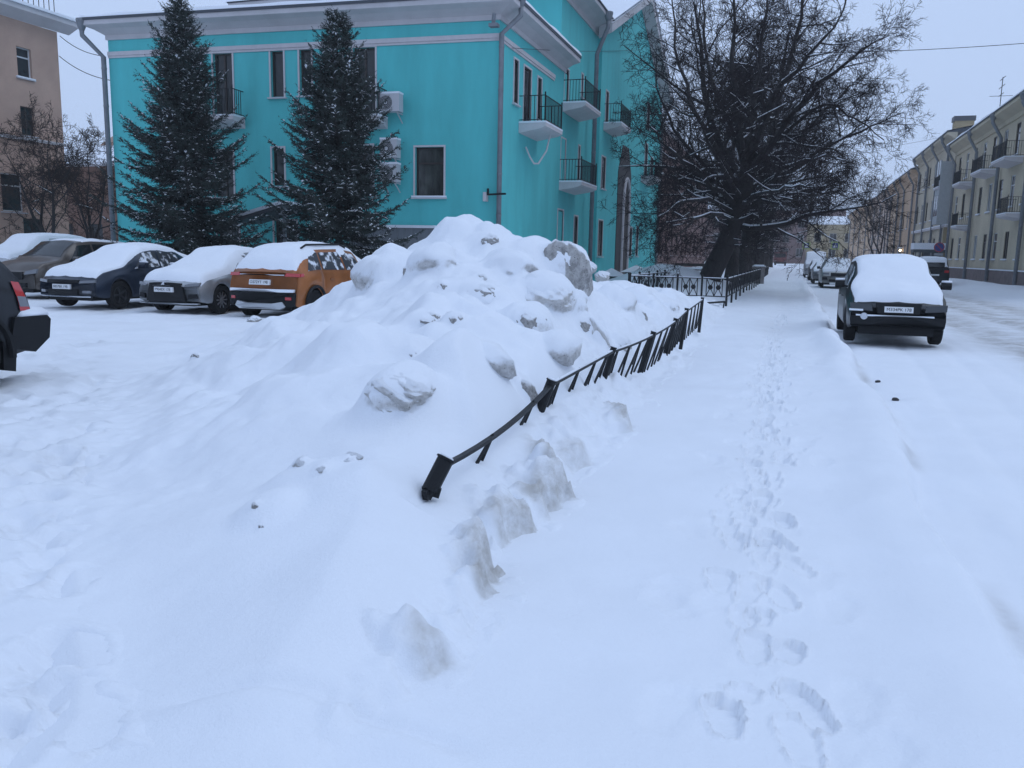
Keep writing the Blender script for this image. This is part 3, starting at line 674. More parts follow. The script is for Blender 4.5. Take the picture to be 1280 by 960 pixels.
for s_ in (1, -1):
    orange.end_patch('tail_light', REDLAMP, [(s_*.56, .93), (s_*.86, .92), (s_*.86, .99), (s_*.58, 1.0)][::s_], False, .008)
    orange.end_patch('reflector', REDLAMP, [(s_*.62, .44), (s_*.74, .44), (s_*.74, .50), (s_*.62, .50)][::s_], False, .04)
    orange.side_patch('tail_light', REDLAMP, .02, .32, .04, .30, .93, 1.06, s_, .014)
    r_ = MB(); r_.tube([(-1.5, s_*.60, 1.52), (-1.3, s_*.60, 1.60), (.1, s_*.60, 1.63), (.35, s_*.60, 1.55)], .022, 6); r_.build('roof_rail', PLASTIC, orange.root)
orange.plate('O272YT 198', .80, False)
wp = MB(); wp.bar((-1.93, -.05, 1.16), (-1.90, .22, 1.20), .03); wp.build('rear_wiper', PLASTIC, orange.root)
# brown crossover behind the blue one
BROWN = paint('brown', (.11, .095, .085), .4)
brown = Car('parked_car', 'grey-brown crossover with clear windscreen behind the dark blue saloon', 'car', (-20.0, 19.2, gz(-20, 19)), TO_CAM, 4.5, 1.80, SUV_T, SUV_B, 1.28, BROWN, (.90, 3.55), wr=.34, snow=.03, sx=(.5, 2.5), seed=12)
side_windows(brown, GLASS, [(.6, 1.15, .9, 1.2), (1.22, 2.2, 1.24, 2.2), (2.28, 3.2, 2.26, 2.75)]); doors(brown, BROWN, [(1.25, 2.2), (2.22, 3.2)]); brown.mirror(3.05, 1.10, BROWN, snowcap=False)
brown.top_patch('windscreen', GLASS, 3.36, 2.74, .92, .95)
brown.rect('grille', PLASTIC, -.5, .5, .55, .75); brown.rect('lower_grille', PLASTIC, -.6, .6, .34, .46)
for s_ in (1, -1): brown.end_patch('headlight', LAMP, [(s_*.55, .68), (s_*.84, .72), (s_*.85, .84), (s_*.58, .78)][::s_])
brown.plate('', .50)
# pale car behind it, mostly a snowy roof
VANW = paint('pale_grey', (.42, .44, .47), .1)
VAN_T = [(0, 1.1), (.05, 1.75), (.25, 1.90), (3.0, 1.92), (3.5, 1.80), (4.3, 1.15), (4.75, 1.0), (4.9, .7)]
low = Car('parked_car', 'pale car under a thick snowy roof behind the brown crossover at left', 'car', (-25.3, 22.8, gz(-25, 22)+.05), TO_CAM, 4.5, 1.8, SUV_T, SUV_B, 1.28, VANW, (.9, 3.55), snow=.13, snow_side=.6, sx=(.05, 4.3), seed=15)
side_windows(low, FROST, [(1.22, 2.2, 1.24, 2.2), (2.28, 3.2, 2.26, 2.75)]); low.rect('grille', PLASTIC, -.5, .5, .55, .72); low.plate('', .48)
# black off-roader cut by the left edge, flank to the camera
BLACKP = paint('black', (.012, .014, .018), .2)
OFF_T = [(0, 1.12), (.06, 1.28), (.42, 1.72), (.8, 1.80), (2.4, 1.82), (2.9, 1.76), (3.6, 1.2), (4.4, 1.08), (4.65, .9), (4.75, .7)]
suv = Car('parked_off_roader', 'black off-roader at the left edge with red tail light and snowy bumper', 'car', (-8.62, 6.98-2.375, gz(-8.4, 5)-.04), TO_CAM, 4.75, 1.86, OFF_T, [(0, 1.10), (.9, 1.18), (3.5, 1.10), (4.4, .9), (4.75, .7)], 1.40, BLACKP, (.92, 3.78), wr=.375, sill=.34, snow=.05, sx=(.3, 4.6), snow_side=.1, clad=PLASTIC, seed=20, shear=(.3, .40), bend=(.2, .10), arch=.07)
side_windows(suv, FROST, [(.55, 1.15, .75, 1.15), (1.25, 2.3, 1.27, 2.3), (2.38, 3.3, 2.36, 2.85)]); doors(suv, BLACKP, [(1.3, 2.3), (2.34, 3.35)]); suv.mirror(3.15, 1.18, BLACKP)
for s_ in (1, -1):
    tl = suv.side_patch('tail_light', REDLAMP, .03, .20, .05, .20, .60, 1.0, s_, .016)
    suv.side_patch('reversing_light', LAMP, .035, .195, .04, .195, .66, .80, s_, .020, 4, 2, parent=tl)
    b_ = MB(); b_.prism([(-2.39, s_*.60, .50), (-2.42, s_*.60, .70), (-2.38, s_*.60, .745), (-1.98, s_*.60, .745), (-1.90, s_*.60, .44), (-2.2, s_*.60, .36)], (0, s_*.345, 0)); bo = b_.build('rear_bumper', PLASTIC, suv.root)
    q = MB(); q.prism([(-2.40, s_*.62, .747), (-2.39, s_*.62, .79), (-2.32, s_*.62, .83), (-2.1, s_*.62, .80), (-2.04, s_*.62, .747)], (0, s_*.32, 0)); q.build('bumper_snow', SNOW, bo, smooth=True)
    f_ = MB(); f_.prism([(-2.02, s_*.70, .52), (-1.85, s_*.70, .50), (-1.84, s_*.70, .2), (-1.98, s_*.70, .17)], (0, s_*.2, 0)); f_.build('mud_flap', PLASTIC, suv.root)
m_ = MB(); m_.box(-2.41, -2.2, -.595, .595, .42, .745); m_.build('rear_bumper', PLASTIC, suv.root)
# black hatchback at the kerb, nose to the camera
road_z = -.12
blackcar = Car('parked_car', 'black crossover with snow-covered bonnet and windscreen parked at the kerb', 'car', (1.98, 17.15+2.2, road_z), TO_CAM, 4.4, 1.80, [(0, 1.0), (.05, 1.15), (.42, 1.50), (.8, 1.62), (2.0, 1.66), (2.55, 1.60), (3.35, 1.13), (3.98, 1.02), (4.25, .92), (4.4, .72)], [(0, .92), (.9, 1.02), (3.2, 1.0), (4.0, .86), (4.4, .66)], 1.34, BLACKP, (.85, 3.52), wr=.35, sill=.30, snow=.10, snow_side=.05, sx=(.05, 4.31), seed=27, shear=(.30, .3), bend=(.15, .16))
side_windows(blackcar, FROST, [(.55, 1.1, .85, 1.15), (1.18, 2.1, 1.2, 2.08), (2.16, 3.05, 2.14, 2.6)]); doors(blackcar, BLACKP, [(1.2, 2.12), (2.14, 3.1)]); blackcar.mirror(2.92, 1.12, PLASTIC)
blackcar.rect('bumper', PLASTIC, -.82, .82, .40, .56, proud=.035); blackcar.rect('bumper_snow_line', SNOW, -.74, .62, .563, .59, proud=.045)
blackcar.end_patch('grille', PLASTIC, [(-.36, .62), (.36, .62), (.40, .82), (-.40, .82)], proud=.016)
for s_ in (1, -1):
    blackcar.end_patch('headlight', mat('dull_lamp', (.03, .034, .04), .2, coat=.5), [(s_*.45, .66), (s_*.84, .68), (s_*.85, .80), (s_*.48, .78)][::s_], proud=.006)
    if s_ < 0: blackcar.rect('headlight_snow', SNOW, -.86, -.62, .655, .69, proud=.026)
p_ = blackcar.warp(4.4, -.60, .58); lm = MB(); lm.lathe([(.065, -.02), (.065, .03), (.045, .035)], (p_[0]+.03, -.60, .56), 'x', 18); lm.build('fog_light', CHROME, blackcar.root)
blackcar.plate('M334PK 178', .70)
# pale crossover farther up the kerb
PALE = paint('pale_beige', (.42, .43, .42), .4)
volvo = Car('parked_car', 'pale crossover with black grille parked at the kerb beyond the black car', 'car', (2.55, 50.2+2.3, road_z), TO_CAM, 4.6, 1.9, SUV_T, SUV_B, 1.32, PALE, (.9, 3.6), wr=.36, snow=.06, sx=(.05, 4.3), seed=31)
side_windows(volvo, FROST, [(.6, 1.15, .9, 1.2), (1.22, 2.2, 1.24, 2.2), (2.28, 3.2, 2.26, 2.75)]); volvo.mirror(3.05, 1.12, PLASTIC)
volvo.rect('grille', PLASTIC, -.42, .42, .66, .86); volvo.rect('lower_grille', PLASTIC, -.50, .50, .36, .50); volvo.rect('chrome_strip', CHROME, -.45, .45, .615, .645); volvo.plate('', .27, w=.9)
for s_ in (1, -1):
    volvo.end_patch('fog_light_recess', PLASTIC, [(s_*.56, .46), (s_*.86, .46), (s_*.86, .62), (s_*.60, .60)][::s_]); volvo.rect('headlight', LAMP, *sorted((s_*.50, s_*.84)), .76, .86)
# others along the kerb and across the road
far = [('grey saloon with snowy windscreen directly behind the pale crossover', 'parked_car', 'car', (2.2, 60.5, road_z), TO_CAM, SEDAN_T, SEDAN_B, 4.5, 1.75, 1.22, paint('mid_grey', (.20, .21, .22)), (.95, 3.6)),
       ('dark small car with snowy roof, third behind the black crossover', 'parked_car', 'car', (2.1, 69, road_z), TO_CAM, HATCH_T, HATCH_B, 4.25, 1.72, 1.2, paint('dark_grey', (.05, .052, .058)), (.8, 3.4)),
       ('tall white van in the row of cars at the kerb', 'parked_van', 'van', (2.0, 79, road_z), TO_CAM, [(x, z*1.15) for x, z in VAN_T], [(0, 1.2), (4.2, 1.2), (4.9, .75)], 4.9, 1.95, 1.6, VANW, (.9, 3.9)),
       ('dark off-roader with snowy roof parked across the road', 'parked_car', 'car', (8.8, 62, road_z+.05), AWAY, OFF_T, [(0, 1.02), (.9, 1.1), (3.5, 1.06), (4.4, .9), (4.75, .7)], 4.75, 1.86, 1.4, BLACKP, (.92, 3.78)),
       ('dark hatchback parked across the road behind the pale crossover', 'parked_car', 'car', (7.1, 92, road_z), TO_CAM, HATCH_T, HATCH_B, 4.25, 1.72, 1.2, paint('dark_grey', (.05, .052, .058)), (.8, 3.4)),
       ('snow-roofed pale car across the road, left of its neighbour', 'parked_car', 'car', (8.2, 80, road_z+.05), TO_CAM, SUV_T, SUV_B, 4.5, 1.8, 1.28, VANW, (.9, 3.55)),
       ('snow-roofed pale car across the road, nearest the dark off-roader', 'parked_car', 'car', (8.5, 71, road_z+.05), TO_CAM, SUV_T, SUV_B, 4.5, 1.8, 1.28, PALE, (.9, 3.55))]
for i, (lb, nm, ct, lc, hd, T_, B_, L_, W_, RW, pt, wh) in enumerate(far):
    c = Car(nm, lb, ct, lc, hd, L_, W_, T_, B_, RW, pt, wh, snow=.07, sx=(.05, L_*.95), seed=40+i, group='cars parked farther along the street')
    side_windows(c, FROST, [(1.22, 2.2, 1.24, 2.2), (2.28, 3.15, 2.26, 2.7)])
    fr = hd == TO_CAM
    c.rect('grille' if fr else 'rear_window', PLASTIC if fr else GLASS, -.45 if fr else -.55, .45 if fr else .55, .55 if fr else 1.2, .72 if fr else 1.5, fr)
    for s_ in (1, -1): c.rect('headlight' if fr else 'tail_light', LAMP if fr else REDLAMP, *sorted((s_*.55, s_*.82)), .66 if fr else .85, .76 if fr else 1.0, fr)
    c.plate('', .46 if fr else .7, fr)
# red lorry at the far end of the street
lorry = empty('red_lorry', (-2.2, 175, -.05)); tag(lorry, 'small dull red lorry at the far end of the street', 'lorry')
RED = paint('dull_red', (.16, .03, .03), 0)
m_ = MB(); m_.box(-1.2, 1.2, 1.9, 6.5, .9, 3.0); m_.build('cargo_box', mat('dark_tarp', (.10, .07, .07), .9), lorry)
m_ = MB(); m_.prism([(-1.15, 0, .6), (-1.15, 1.8, .6), (-1.15, 1.8, 2.7), (-1.15, .35, 2.7), (-1.15, 0, 1.7)], (2.3, 0, 0)); m_.build('cab', RED, lorry)
m_ = MB(); m_.prism([(-1.0, -.015, 1.7), (1.0, -.015, 1.7), (1.0, .28, 2.5), (-1.0, .28, 2.5)], (0, -.02, 0)); m_.build('windscreen', GLASS, lorry)
m_ = MB(); m_.box(-1.18, 1.18, -.12, .05, .45, .85); m_.build('bumper', PLASTIC, lorry)
for x_ in (-.95, .95):
    for y_ in (.9, 4.8):
        m_ = MB(); m_.lathe([(.2, -.14), (.48, -.14), (.5, -.1), (.5, .1), (.48, .14), (.2, .14)], (x_, y_, .5), 'x', 20); m_.build('wheel', RUBBER, lorry)
    m_ = MB(); m_.box(x_-.18, x_+.18, -.14, -.1, .9, 1.1) ; m_.build('headlight', LAMP, lorry)

# ------------------------------------------------------------------ buildings
def frame(O, u):
    u = V3(u).normalized(); y = V3((0, 0, 1)).cross(u); O = V3(O)
    return Matrix(((u.x, y.x, 0, O.x), (u.y, y.y, 0, O.y), (u.z, y.z, 1, O.z), (0, 0, 0, 1)))   # x along the wall, y inwards, z up
def inv_root(r): return Matrix.Translation(-V3(r.location))
def wall(root, O, u, L, z1, ops, m, depth=.16, z0=0.0, gable=None, name='wall'):
    us = sorted({0, L, *[o[0] for o in ops], *[o[0]+o[2] for o in ops]}); zs = sorted({z0, z1, *[o[1] for o in ops], *[o[1]+o[3] for o in ops]})
    mb = MB()
    for a_, b_ in zip(us, us[1:]):
        for c_, d_ in zip(zs, zs[1:]):
            mu, mz = (a_+b_)/2, (c_+d_)/2
            if any(o[0] < mu < o[0]+o[2] and o[1] < mz < o[1]+o[3] for o in ops): continue
            mb.add([(a_, 0, c_), (b_, 0, c_), (b_, 0, d_), (a_, 0, d_)], [(0, 1, 2, 3)])
    for (a_, c_, w_, h_) in ops:
        b_, d_ = a_+w_, c_+h_; D = depth+.06
        mb.add([(a_, 0, c_), (b_, 0, c_), (b_, 0, d_), (a_, 0, d_), (a_, D, c_), (b_, D, c_), (b_, D, d_), (a_, D, d_)], [(0, 4, 5, 1), (1, 5, 6, 2), (2, 6, 7, 3), (3, 7, 4, 0)])
    if gable: mb.add([(0, 0, z1), (L, 0, z1), (gable[0], 0, gable[1])], [(0, 1, 2)])
    return mb.build(name, m, root, inv_root(root) @ frame(O, u))
_win = {}
def window(root, O, u, ou, oz, w, h, kind='double', depth=.16, trim=None, fm=None, sill=True, pane=None, snow=False):
    """window = frame; panes, trim and sill are its sub-parts"""
    key = (round(w, 2), round(h, 2), kind, depth, trim.name if trim else 0, fm.name, sill, (pane or PANE).name, snow)
    if key not in _win:
        t = .055; d0, d1 = depth-.03, depth+.03; f = MB()
        f.box(0, t, d0, d1, 0, h); f.box(w-t, w, d0, d1, 0, h); f.box(t, w-t, d0, d1, 0, t); f.box(t, w-t, d0, d1, h-t, h)
        cols = [t, w-t]; rows = [t, h-t]
        if kind in ('double', 'cross'): f.box(w/2-.035, w/2+.035, d0-.006, d1, t, h-t); cols = [t, w/2-.035, w/2+.035, w-t]
        if kind in ('cross', 'tee'): f.box(t, w-t, d0-.003, d1, h*.68-.03, h*.68+.03); rows = [t, h*.68-.03, h*.68+.03, h-t]
        panes = []
        for a_, b_ in zip(cols[::2], cols[1::2]):
            for c_, e_ in zip(rows[::2], rows[1::2]):
                p = MB(); p.box(a_, b_, depth+.002, depth+.012, c_, e_); panes.append(p)
        def me(mb, m_, nm):
            x = bpy.data.meshes.new(nm); x.from_pydata(mb.v, [], mb.f); x.materials.append(m_); x.update(); return x
        ext = []
        if trim:
            s = MB(); q = .06
            s.box(-q, 0, -.03, .015, -.02, h+q); s.box(w, w+q, -.03, .015, -.02, h+q); s.box(0, w, -.03, .015, h, h+q); ext.append(('surround', me(s, trim, 'surround')))
        if sill:
            s = MB(); s.box(-.12, w+.12, -.10, depth-.03, -.075, -.025); ext.append(('sill', me(s, SILLM, 'sill')))
            if snow: s = MB(); s.box(-.11, w+.11, -.09, depth-.04, -.025, .035); ext.append(('sill_snow', me(s, SNOW, 'sill_snow')))
        _win[key] = (me(f, fm, 'window'), [me(p, pane or PANE, 'pane') for p in panes], ext)
    fme, pms, ext = _win[key]
    M = inv_root(root) @ frame(V3(O)+V3(u).normalized()*ou+V3((0, 0, oz)), u)
    wn = share('window', fme, root, M)
    for pm in pms: share('pane', pm, wn)
    for nm, em in ext: share(nm, em, wn)
    return wn
def blk(root, name, m, O, u, x0, x1, y0, y1, z0, z1, parent=None):
    mb = MB(); mb.box(x0, x1, y0, y1, z0, z1); return mb.build(name, m, parent or root, (inv_root(root) @ frame(O, u)) if parent is None else frame(O, u))
def balcony(root, O, u, cu, z, w, d=.9, h=.95, slab=None, solid=False):
    M = inv_root(root) @ frame(V3(O)+V3(u).normalized()*cu+V3((0, 0, z)), u)
    m = MB(); m.prism([(-w/2, -.002, 0), (-w/2, -d, 0), (-w/2, -d, -.12), (-w/2, -d*.8, -.2), (-w/2, -.002, -.34)], (w, 0, 0)); b = m.build('balcony', slab, root, M)
    r = MB(); n = max(6, int(w/.13))
    r.box(-w/2+.03, w/2-.03, -d+.03, -d+.06, h-.03, h); r.box(-w/2+.03, w/2-.03, -d+.03, -d+.055, .10, .125)
    for s in (-w/2+.03, w/2-.06): r.box(s, s+.03, -d+.06, -.003, h-.028, h-.002); r.box(s, s+.025, -d+.06, -.003, .10, .125)
    for i in range(n+1):
        x = -w/2+.035+(w-.09)*i/n; r.box(x, x+.018, -d+.035, -d+.053, 0, h-.03)
    for i in range(1, int(d/.13)):
        y = -d+.04+i*.13
        for s in (-w/2+.035, w/2-.055): r.box(s, s+.018, y, y+.018, 0, h-.03)
    for s in (-w/2+.02, w/2-.06): r.box(s, s+.04, -d+.02, -d+.06, 0, h+.10)
    r.build('railing', BLACK, b)
    s = MB(); s.box(-w/2-.01, w/2+.01, -d-.01, -.004, .002, .06); s.build('balcony_snow', SNOW, b)
    if solid:
        s = MB(); s.box(-w/2+.06, w/2-.06, -d+.065, -d+.08, .12, h-.1); s.build('screen', mat('balcony_screen', (.06, .075, .085), .7), b)
    return b
def downpipe(root, pts, r=.075, name='downpipe'):
    R = V3(root.location); pts = [V3(p)-R for p in pts]; m = MB(); m.tube(pts, r, 10); o = m.build(name, PIPE, root, None, True)
    h = MB(); p = pts[0]; h.tube([p+V3((0, 0, .32)), p+V3((0, 0, .26)), p+V3((0, 0, .02)), p-V3((0, 0, .08))], [r*2.0, r*2.1, r*1.5, r*1.02], 12); h.build('hopper', PIPE, o)
    z = pts[-2].z-.4
    while z > pts[-1].z+.3:
        c = MB(); q = V3((pts[-1].x, pts[-1].y, z)); c.tube([q-V3((0, 0, .025)), q+V3((0, 0, .025))], r*1.12, 10); c.build('pipe_joint', PIPE, o); z -= 1.35
    return o
PLAINV = dict(var=.10, vscale=.7, bump=.25, bscale=30)
TURQ = mat('turquoise_plaster', (.090, .525, .525), .85, var=.13, vscale=.8, bump=.3, bscale=30, streak=(1.6, 1.6, .35))
TURQ_PLINTH = mat('plinth_plaster', (.16, .36, .40), .9, var=.25, vscale=2)
CORN = mat('white_cornice', (.55, .53, .54), .8, var=.10, vscale=1.5)
SILLM = mat('sill_metal', (.50, .50, .53), .6)
TRIMW = mat('white_trim', (.58, .55, .56), .8, var=.08)
DARKW = mat('dark_brown_frame', (.035, .024, .02), .5)
WHITEW = mat('white_frame', (.62, .63, .65), .5)
FASCIA = mat('eave_metal', (.05, .06, .075), .5)
MURAL = mat('dark_stone_panel', (.05, .045, .047), .7, var=.3)
CURT = mat('pane_with_curtain', (.05, .055, .05), .12, var=.8, vscale=1.4, streak=(3.5, 1, .8))

teal = empty('turquoise_house', (-9.6, 27, 0)); tag(teal, 'large turquoise plastered house with white cornices and iron balconies', 'building')
A = V3((-24.75, 26.0, 0)); B = V3((-9.6, 27.0, 0)); uS = (B-A).normalized(); LS = (B-A).length; uE = V3((0, 1, 0))
def su(px, py): # position along the south wall for a photo pixel
    d = ray(px, py); n = V3((-uS.y, uS.x, 0)); t = (A-CPOS).dot(n)/d.dot(n); p = CPOS+d*t; return (p-A).dot(uS), p.z
def eu(px, py, X=-9.6): p = onX(px, py, X); return p.y-27.0, p.z
WT = 9.02
def rect_px(f, x0, x1, y0, y1):
    a_, zt = f(x0, y0); b_, _ = f(x1, y0); _, zb = f((x0+x1)/2, y1); return (a_, zb, b_-a_, zt-zb)
S_up = [rect_px(su, 266, 290, 67, 150), rect_px(su, 338, 354, 64, 121), rect_px(su, 374, 389, 62, 119), rect_px(su, 441, 469, 60, 150)]
S_lo = [rect_px(su, 519, 555, 184, 246), rect_px(su, 340, 355, 185, 232), rect_px(su, 441, 466, 182, 243), rect_px(su, 268, 291, 188, 246)]
S_gr = [(a_+.02, 1.0, max(.9, w_), 1.5) for (a_, z_, w_, h_) in S_lo[1:]]
wall(teal, A, uS, LS, WT, S_up+S_lo+S_gr, TURQ)
for i, o in enumerate(S_up+S_lo+S_gr):
    wide = o[2] > .75; window(teal, A, uS, *o, kind='tee' if i == 4 else ('double' if wide else 'single'), trim=TRIMW, fm=DARKW, pane=CURT if i == 4 else PANE, snow=i in (4,), sill=i not in (0, 3))
for o in (S_up[0], S_up[3]): balcony(teal, A, uS, o[0]+o[2]/2, o[1]+.02, o[2]+.9, .75, slab=TRIMW)
# street front of the low wing: slim windows and a balcony
E1 = [rect_px(eu, 642.5, 648, 73, 130), rect_px(eu, 655, 664, 82, 160), rect_px(eu, 672, 677, 96, 150)]
E1g = [rect_px(eu, 697, 704, 262, 330)]
wall(teal, B, uE, 7.6, WT, E1+E1g, TURQ)
for o in E1+E1g: window(teal, B, uE, *o, kind='single', trim=TRIMW, fm=DARKW, depth=.05)
cu_, cz_ = eu(672, 158); balcony(teal, B, uE, E1[1][0]+E1[1][2]/2+.25, E1[1][1]+.02, 2.3, 1.0, slab=TRIMW)
# corner strip, plinths, moulding
for (O_, u_, L_, tl) in ((A, uS, LS, 's'), (B, uE, 7.6, 'e')):
    blk(teal, 'plinth', TURQ_PLINTH, O_, u_, -.06 if tl == 's' else .004, L_+(.05 if tl == 's' else 0), -.06, .10, -.3, .75)
    blk(teal, 'moulding', TRIMW, O_, u_, .0, L_+(.07 if tl == 's' else -1.0), -.07, .06, 8.46, 8.60)
    blk(teal, 'moulding', TRIMW, O_, u_, .0, L_+(.04 if tl == 's' else -1.0), -.04, .055, 8.38, 8.458)
# deep coved cornice round the low wing
def cornice(O, u, L, z, d=.62, h=.60, e0=.62, e1=.62, over=FASCIA, snow=True):
    M = inv_root(teal) @ frame(O, u)
    prof = [(0, 0), (-.06, .0), (-.06, .16), (-.12, .20), (-d*.55, .33), (-d*.92, .40), (-d, .42), (-d, h), (0, h)]
    m = MB(); n = len(prof)
    vs = [(-e0*(-p/d), p, z+q) for p, q in prof] + [(L+e1*(-p/d), p, z+q) for p, q in prof]
    m.add(vs, [tuple(range(n)), tuple(range(n, 2*n))[::-1]] + [(i, n+i, n+(i+1) % n, (i+1) % n) for i in range(n)]); c = m.build('cornice', CORN, teal, M)
    f = MB(); f.box(-e0-.03, L+e1+.03, -d-.04, -d+.02, z+h-.02, z+h+.07); f.build('eave_strip', over, c)
    if snow:
        s = MB(); k = 40; vs = []
        for i in range(k+1):
            x = -e0-.02+(L+e0+e1+.04)*i/k; t = .05+.05*float(vnoise(np.array(x*.9), np.array(3.3), 3)); vs += [(x, -d-.05, z+h+.07), (x, -d-.03, z+h+.10+t), (x, 0.1, z+h+.16+t)]
        s.add(vs, [(i*3+j, (i+1)*3+j, (i+1)*3+j+1, i*3+j+1) for i in range(k) for j in range(2)]); s.build('eave_snow', SNOW, c, smooth=True)
cornice(A, uS, LS, WT); cornice(B+V3((0, .001, 0)), uE, 8.3, WT-.002, e1=.1)
m_ = MB(); RZ = WT+.72
q = [A+uS*-.6+V3((0, -.6, RZ)), B+V3((.6, -.6, RZ)), B+V3((.6, 8.3, RZ)), A+V3((-.6, 8.6, RZ))]; r1, r2 = A.lerp(B, .25)+V3((0, 6.5, RZ+.9)), A.lerp(B, .75)+V3((0, 6.5, RZ+.9))
m_.add(q+[r1, r2], [(0, 1, 5, 4), (1, 2, 5), (2, 3, 4, 5), (3, 0, 4)]); m_.build('snowy_roof', SNOW, teal, inv_root(teal))
# west wall, closing the low wing
wall(teal, A+V3((0, 8.6, 0)), V3((0, -1, 0)), 8.6, WT, [], TURQ)
# taller block behind
BY0 = 34.6; H2 = 11.9
C0 = V3((-24.4, BY0, 0)); C1 = V3((-9.62, BY0, 0)); LB = 14.78
def bs(px, py): p = onY(px, py, BY0); return p.x-C0.x, p.z
B_w = [(*(rect_px(bs, 377, 405, -20, 14)[:1]), 9.95, 1.1, 1.5), (rect_px(bs, 437, 505, -20, 10)[0], 9.95, 2.0, 1.5), (6.0, 9.95, 1.0, 1.5)]
wall(teal, C0, V3((1, 0, 0)), LB, H2, B_w, TURQ, z0=7.5)
for o in B_w: window(teal, C0, V3((1, 0, 0)), *o, kind='double', fm=DARKW, trim=TRIMW)
def e2(px, py): p = onX(px, py, -9.62); return p.y-BY0, p.z
E2 = [rect_px(e2, 705.5, 711, 84, 133), rect_px(e2, 727, 729, 92, 122), rect_px(e2, 701, 707, 172, 230), rect_px(e2, 723, 725, 182, 225), rect_px(e2, 717.5, 722, 270, 316)]
wall(teal, C1, uE, 6.6, H2, E2, TURQ)
for o in E2: window(teal, C1, uE, *o, kind='single', trim=TRIMW, fm=DARKW, depth=.04)
for o in (E2[0], E2[2]): balcony(teal, C1, uE, o[0]+1.3, o[1]+.02, 2.9, 1.0, slab=TRIMW)
blk(teal, 'plinth', TURQ_PLINTH, C1, uE, .0, 6.6, -.06, .1, -.3, .75)
cornice(C1, uE, 6.6, H2, d=.8, h=.6, e0=.8, e1=-.3, snow=False)
cornice(C0, V3((1, 0, 0)), LB, H2+.002, d=.8, h=.6, e0=.8, e1=.8, snow=False)
m_ = MB(); z0 = H2+.62; m_.add([(-25.3, BY0-.9, z0), (-8.75, BY0-.9, z0), (-8.75, BY0+7.2, z0), (-25.3, BY0+7.2, z0), (-17, BY0+3.2, z0+4.6), (-14.5, BY0+7.2, z0+4.6), (-17, BY0+7.2, z0+4.6)], [(0, 1, 5, 4), (1, 2, 5), (0, 4, 6, 3), (4, 5, 6)]); m_.build('snowy_roof', SNOW, teal, inv_root(teal))
# gabled block, its gable on the street
GY0, GL = 41.3, 19.5; G0 = V3((-9.4, GY0, 0)); apex = onX(799, 2, -9.4)
def e3(px, py): p = onX(px, py, -9.4); return p.y-GY0, p.z
E3 = [rect_px(e3, 757.5, 761, 113, 158), rect_px(e3, 752, 757, 195, 236), rect_px(e3, 748, 753.5, 275, 320), rect_px(e3, 786, 790, 284, 320), rect_px(e3, 795.5, 798, 284, 320), (13.2, 6.4, 1.0, 2.2), (15.6, 6.4, 1.0, 1.6), (13.4, 9.6, 1.0, 1.5)]
wall(teal, G0, uE, GL, H2+.3, E3, TURQ, gable=(GL*.5, apex.z))
for o in E3: window(teal, G0, uE, *o, kind='single', trim=TRIMW, fm=DARKW, depth=.03)
balcony(teal, G0, uE, E3[0][0]+1.0, E3[0][1]+.02, 2.6, .9, slab=TRIMW)
balcony(teal, G0, uE, 13.7, 6.42, 3.0, .9, slab=TRIMW)
wall(teal, G0+V3((-.6, .003, 0)), V3((1, 0, 0)), .6, H2+.3, [], TURQ)
# tall dark doorway with a pale arched rim between ground and second floor
da, dz = e3(768, 330); db, _ = e3(784, 330); zt = e3(780, 182)[1]
M3 = inv_root(teal) @ frame(G0, uE)
m_ = MB(); w_ = db-da; m_.prism([(da, -.04, .2), (db, -.04, .2), (db, -.04, zt-w_*.4), (da+w_*.72, -.04, zt), (da+w_*.28, -.04, zt), (da, -.04, zt-w_*.4)], (0, .05, 0)); dd = m_.build('doorway_surround', MURAL, teal, M3)
m_ = MB(); c_ = da+w_*.62; hw = w_*.24; pts = [(c_-hw, -.09, .3), (c_-hw, -.09, zt-3.2)] + [(c_-hw*math.cos(t), -.09, zt-3.2+hw*math.sin(t)*1.6) for t in np.linspace(.2, math.pi-.2, 9)] + [(c_+hw, -.09, zt-3.2), (c_+hw, -.09, .3)]
m_.tube(pts, .09, 6); m_.build('arch_rim', TRIMW, dd)
m_ = MB(); m_.box(c_-hw, c_+hw, -.06, -.045, .3, zt-3.2); m_.build('door', mat('dark_door', (.03, .022, .02), .5), dd)
# gable roof: white verge boards and snow slopes
def slab3(name, pts, th, m, parent=teal):
    mb = MB(); mb.prism(pts, (0, 0, th)); return mb.build(name, m, parent, inv_root(teal) if parent is teal else None)
gy, ge, az = GY0, GY0+GL, apex.z
for (ya, yb) in ((gy-.9, gy+GL*.5), (ge+.9, gy+GL*.5)):
    za = H2+.3-.3
    mb = MB(); x1_, x0_ = -8.75, -9.38
    mb.add([(x0_, ya, za-.30), (x1_, ya, za-.05), (x1_, yb, az+.15), (x0_, yb, az-.1), (x0_, ya, za+.35), (x1_, ya, za+.35), (x1_, yb, az+.55), (x0_, yb, az+.55)], [(0, 1, 2, 3), (4, 5, 6, 7), (0, 1, 5, 4), (1, 2, 6, 5), (2, 3, 7, 6), (3, 0, 4, 7)])
    mb.build('verge_board', CORN, teal, inv_root(teal))
    mb = MB(); mb.add([(-8.70, ya, za+.37), (-8.70, yb, az+.57), (-20, yb, az+.57), (-20, ya, za+.37)], [(0, 1, 2, 3)]); mb.add([(-8.70, ya, za+.50), (-8.70, yb, az+.72), (-20, yb, az+.72), (-20, ya, za+.5)], [(0, 1, 2, 3)]); mb.build('snowy_roof', SNOW, teal, inv_root(teal))
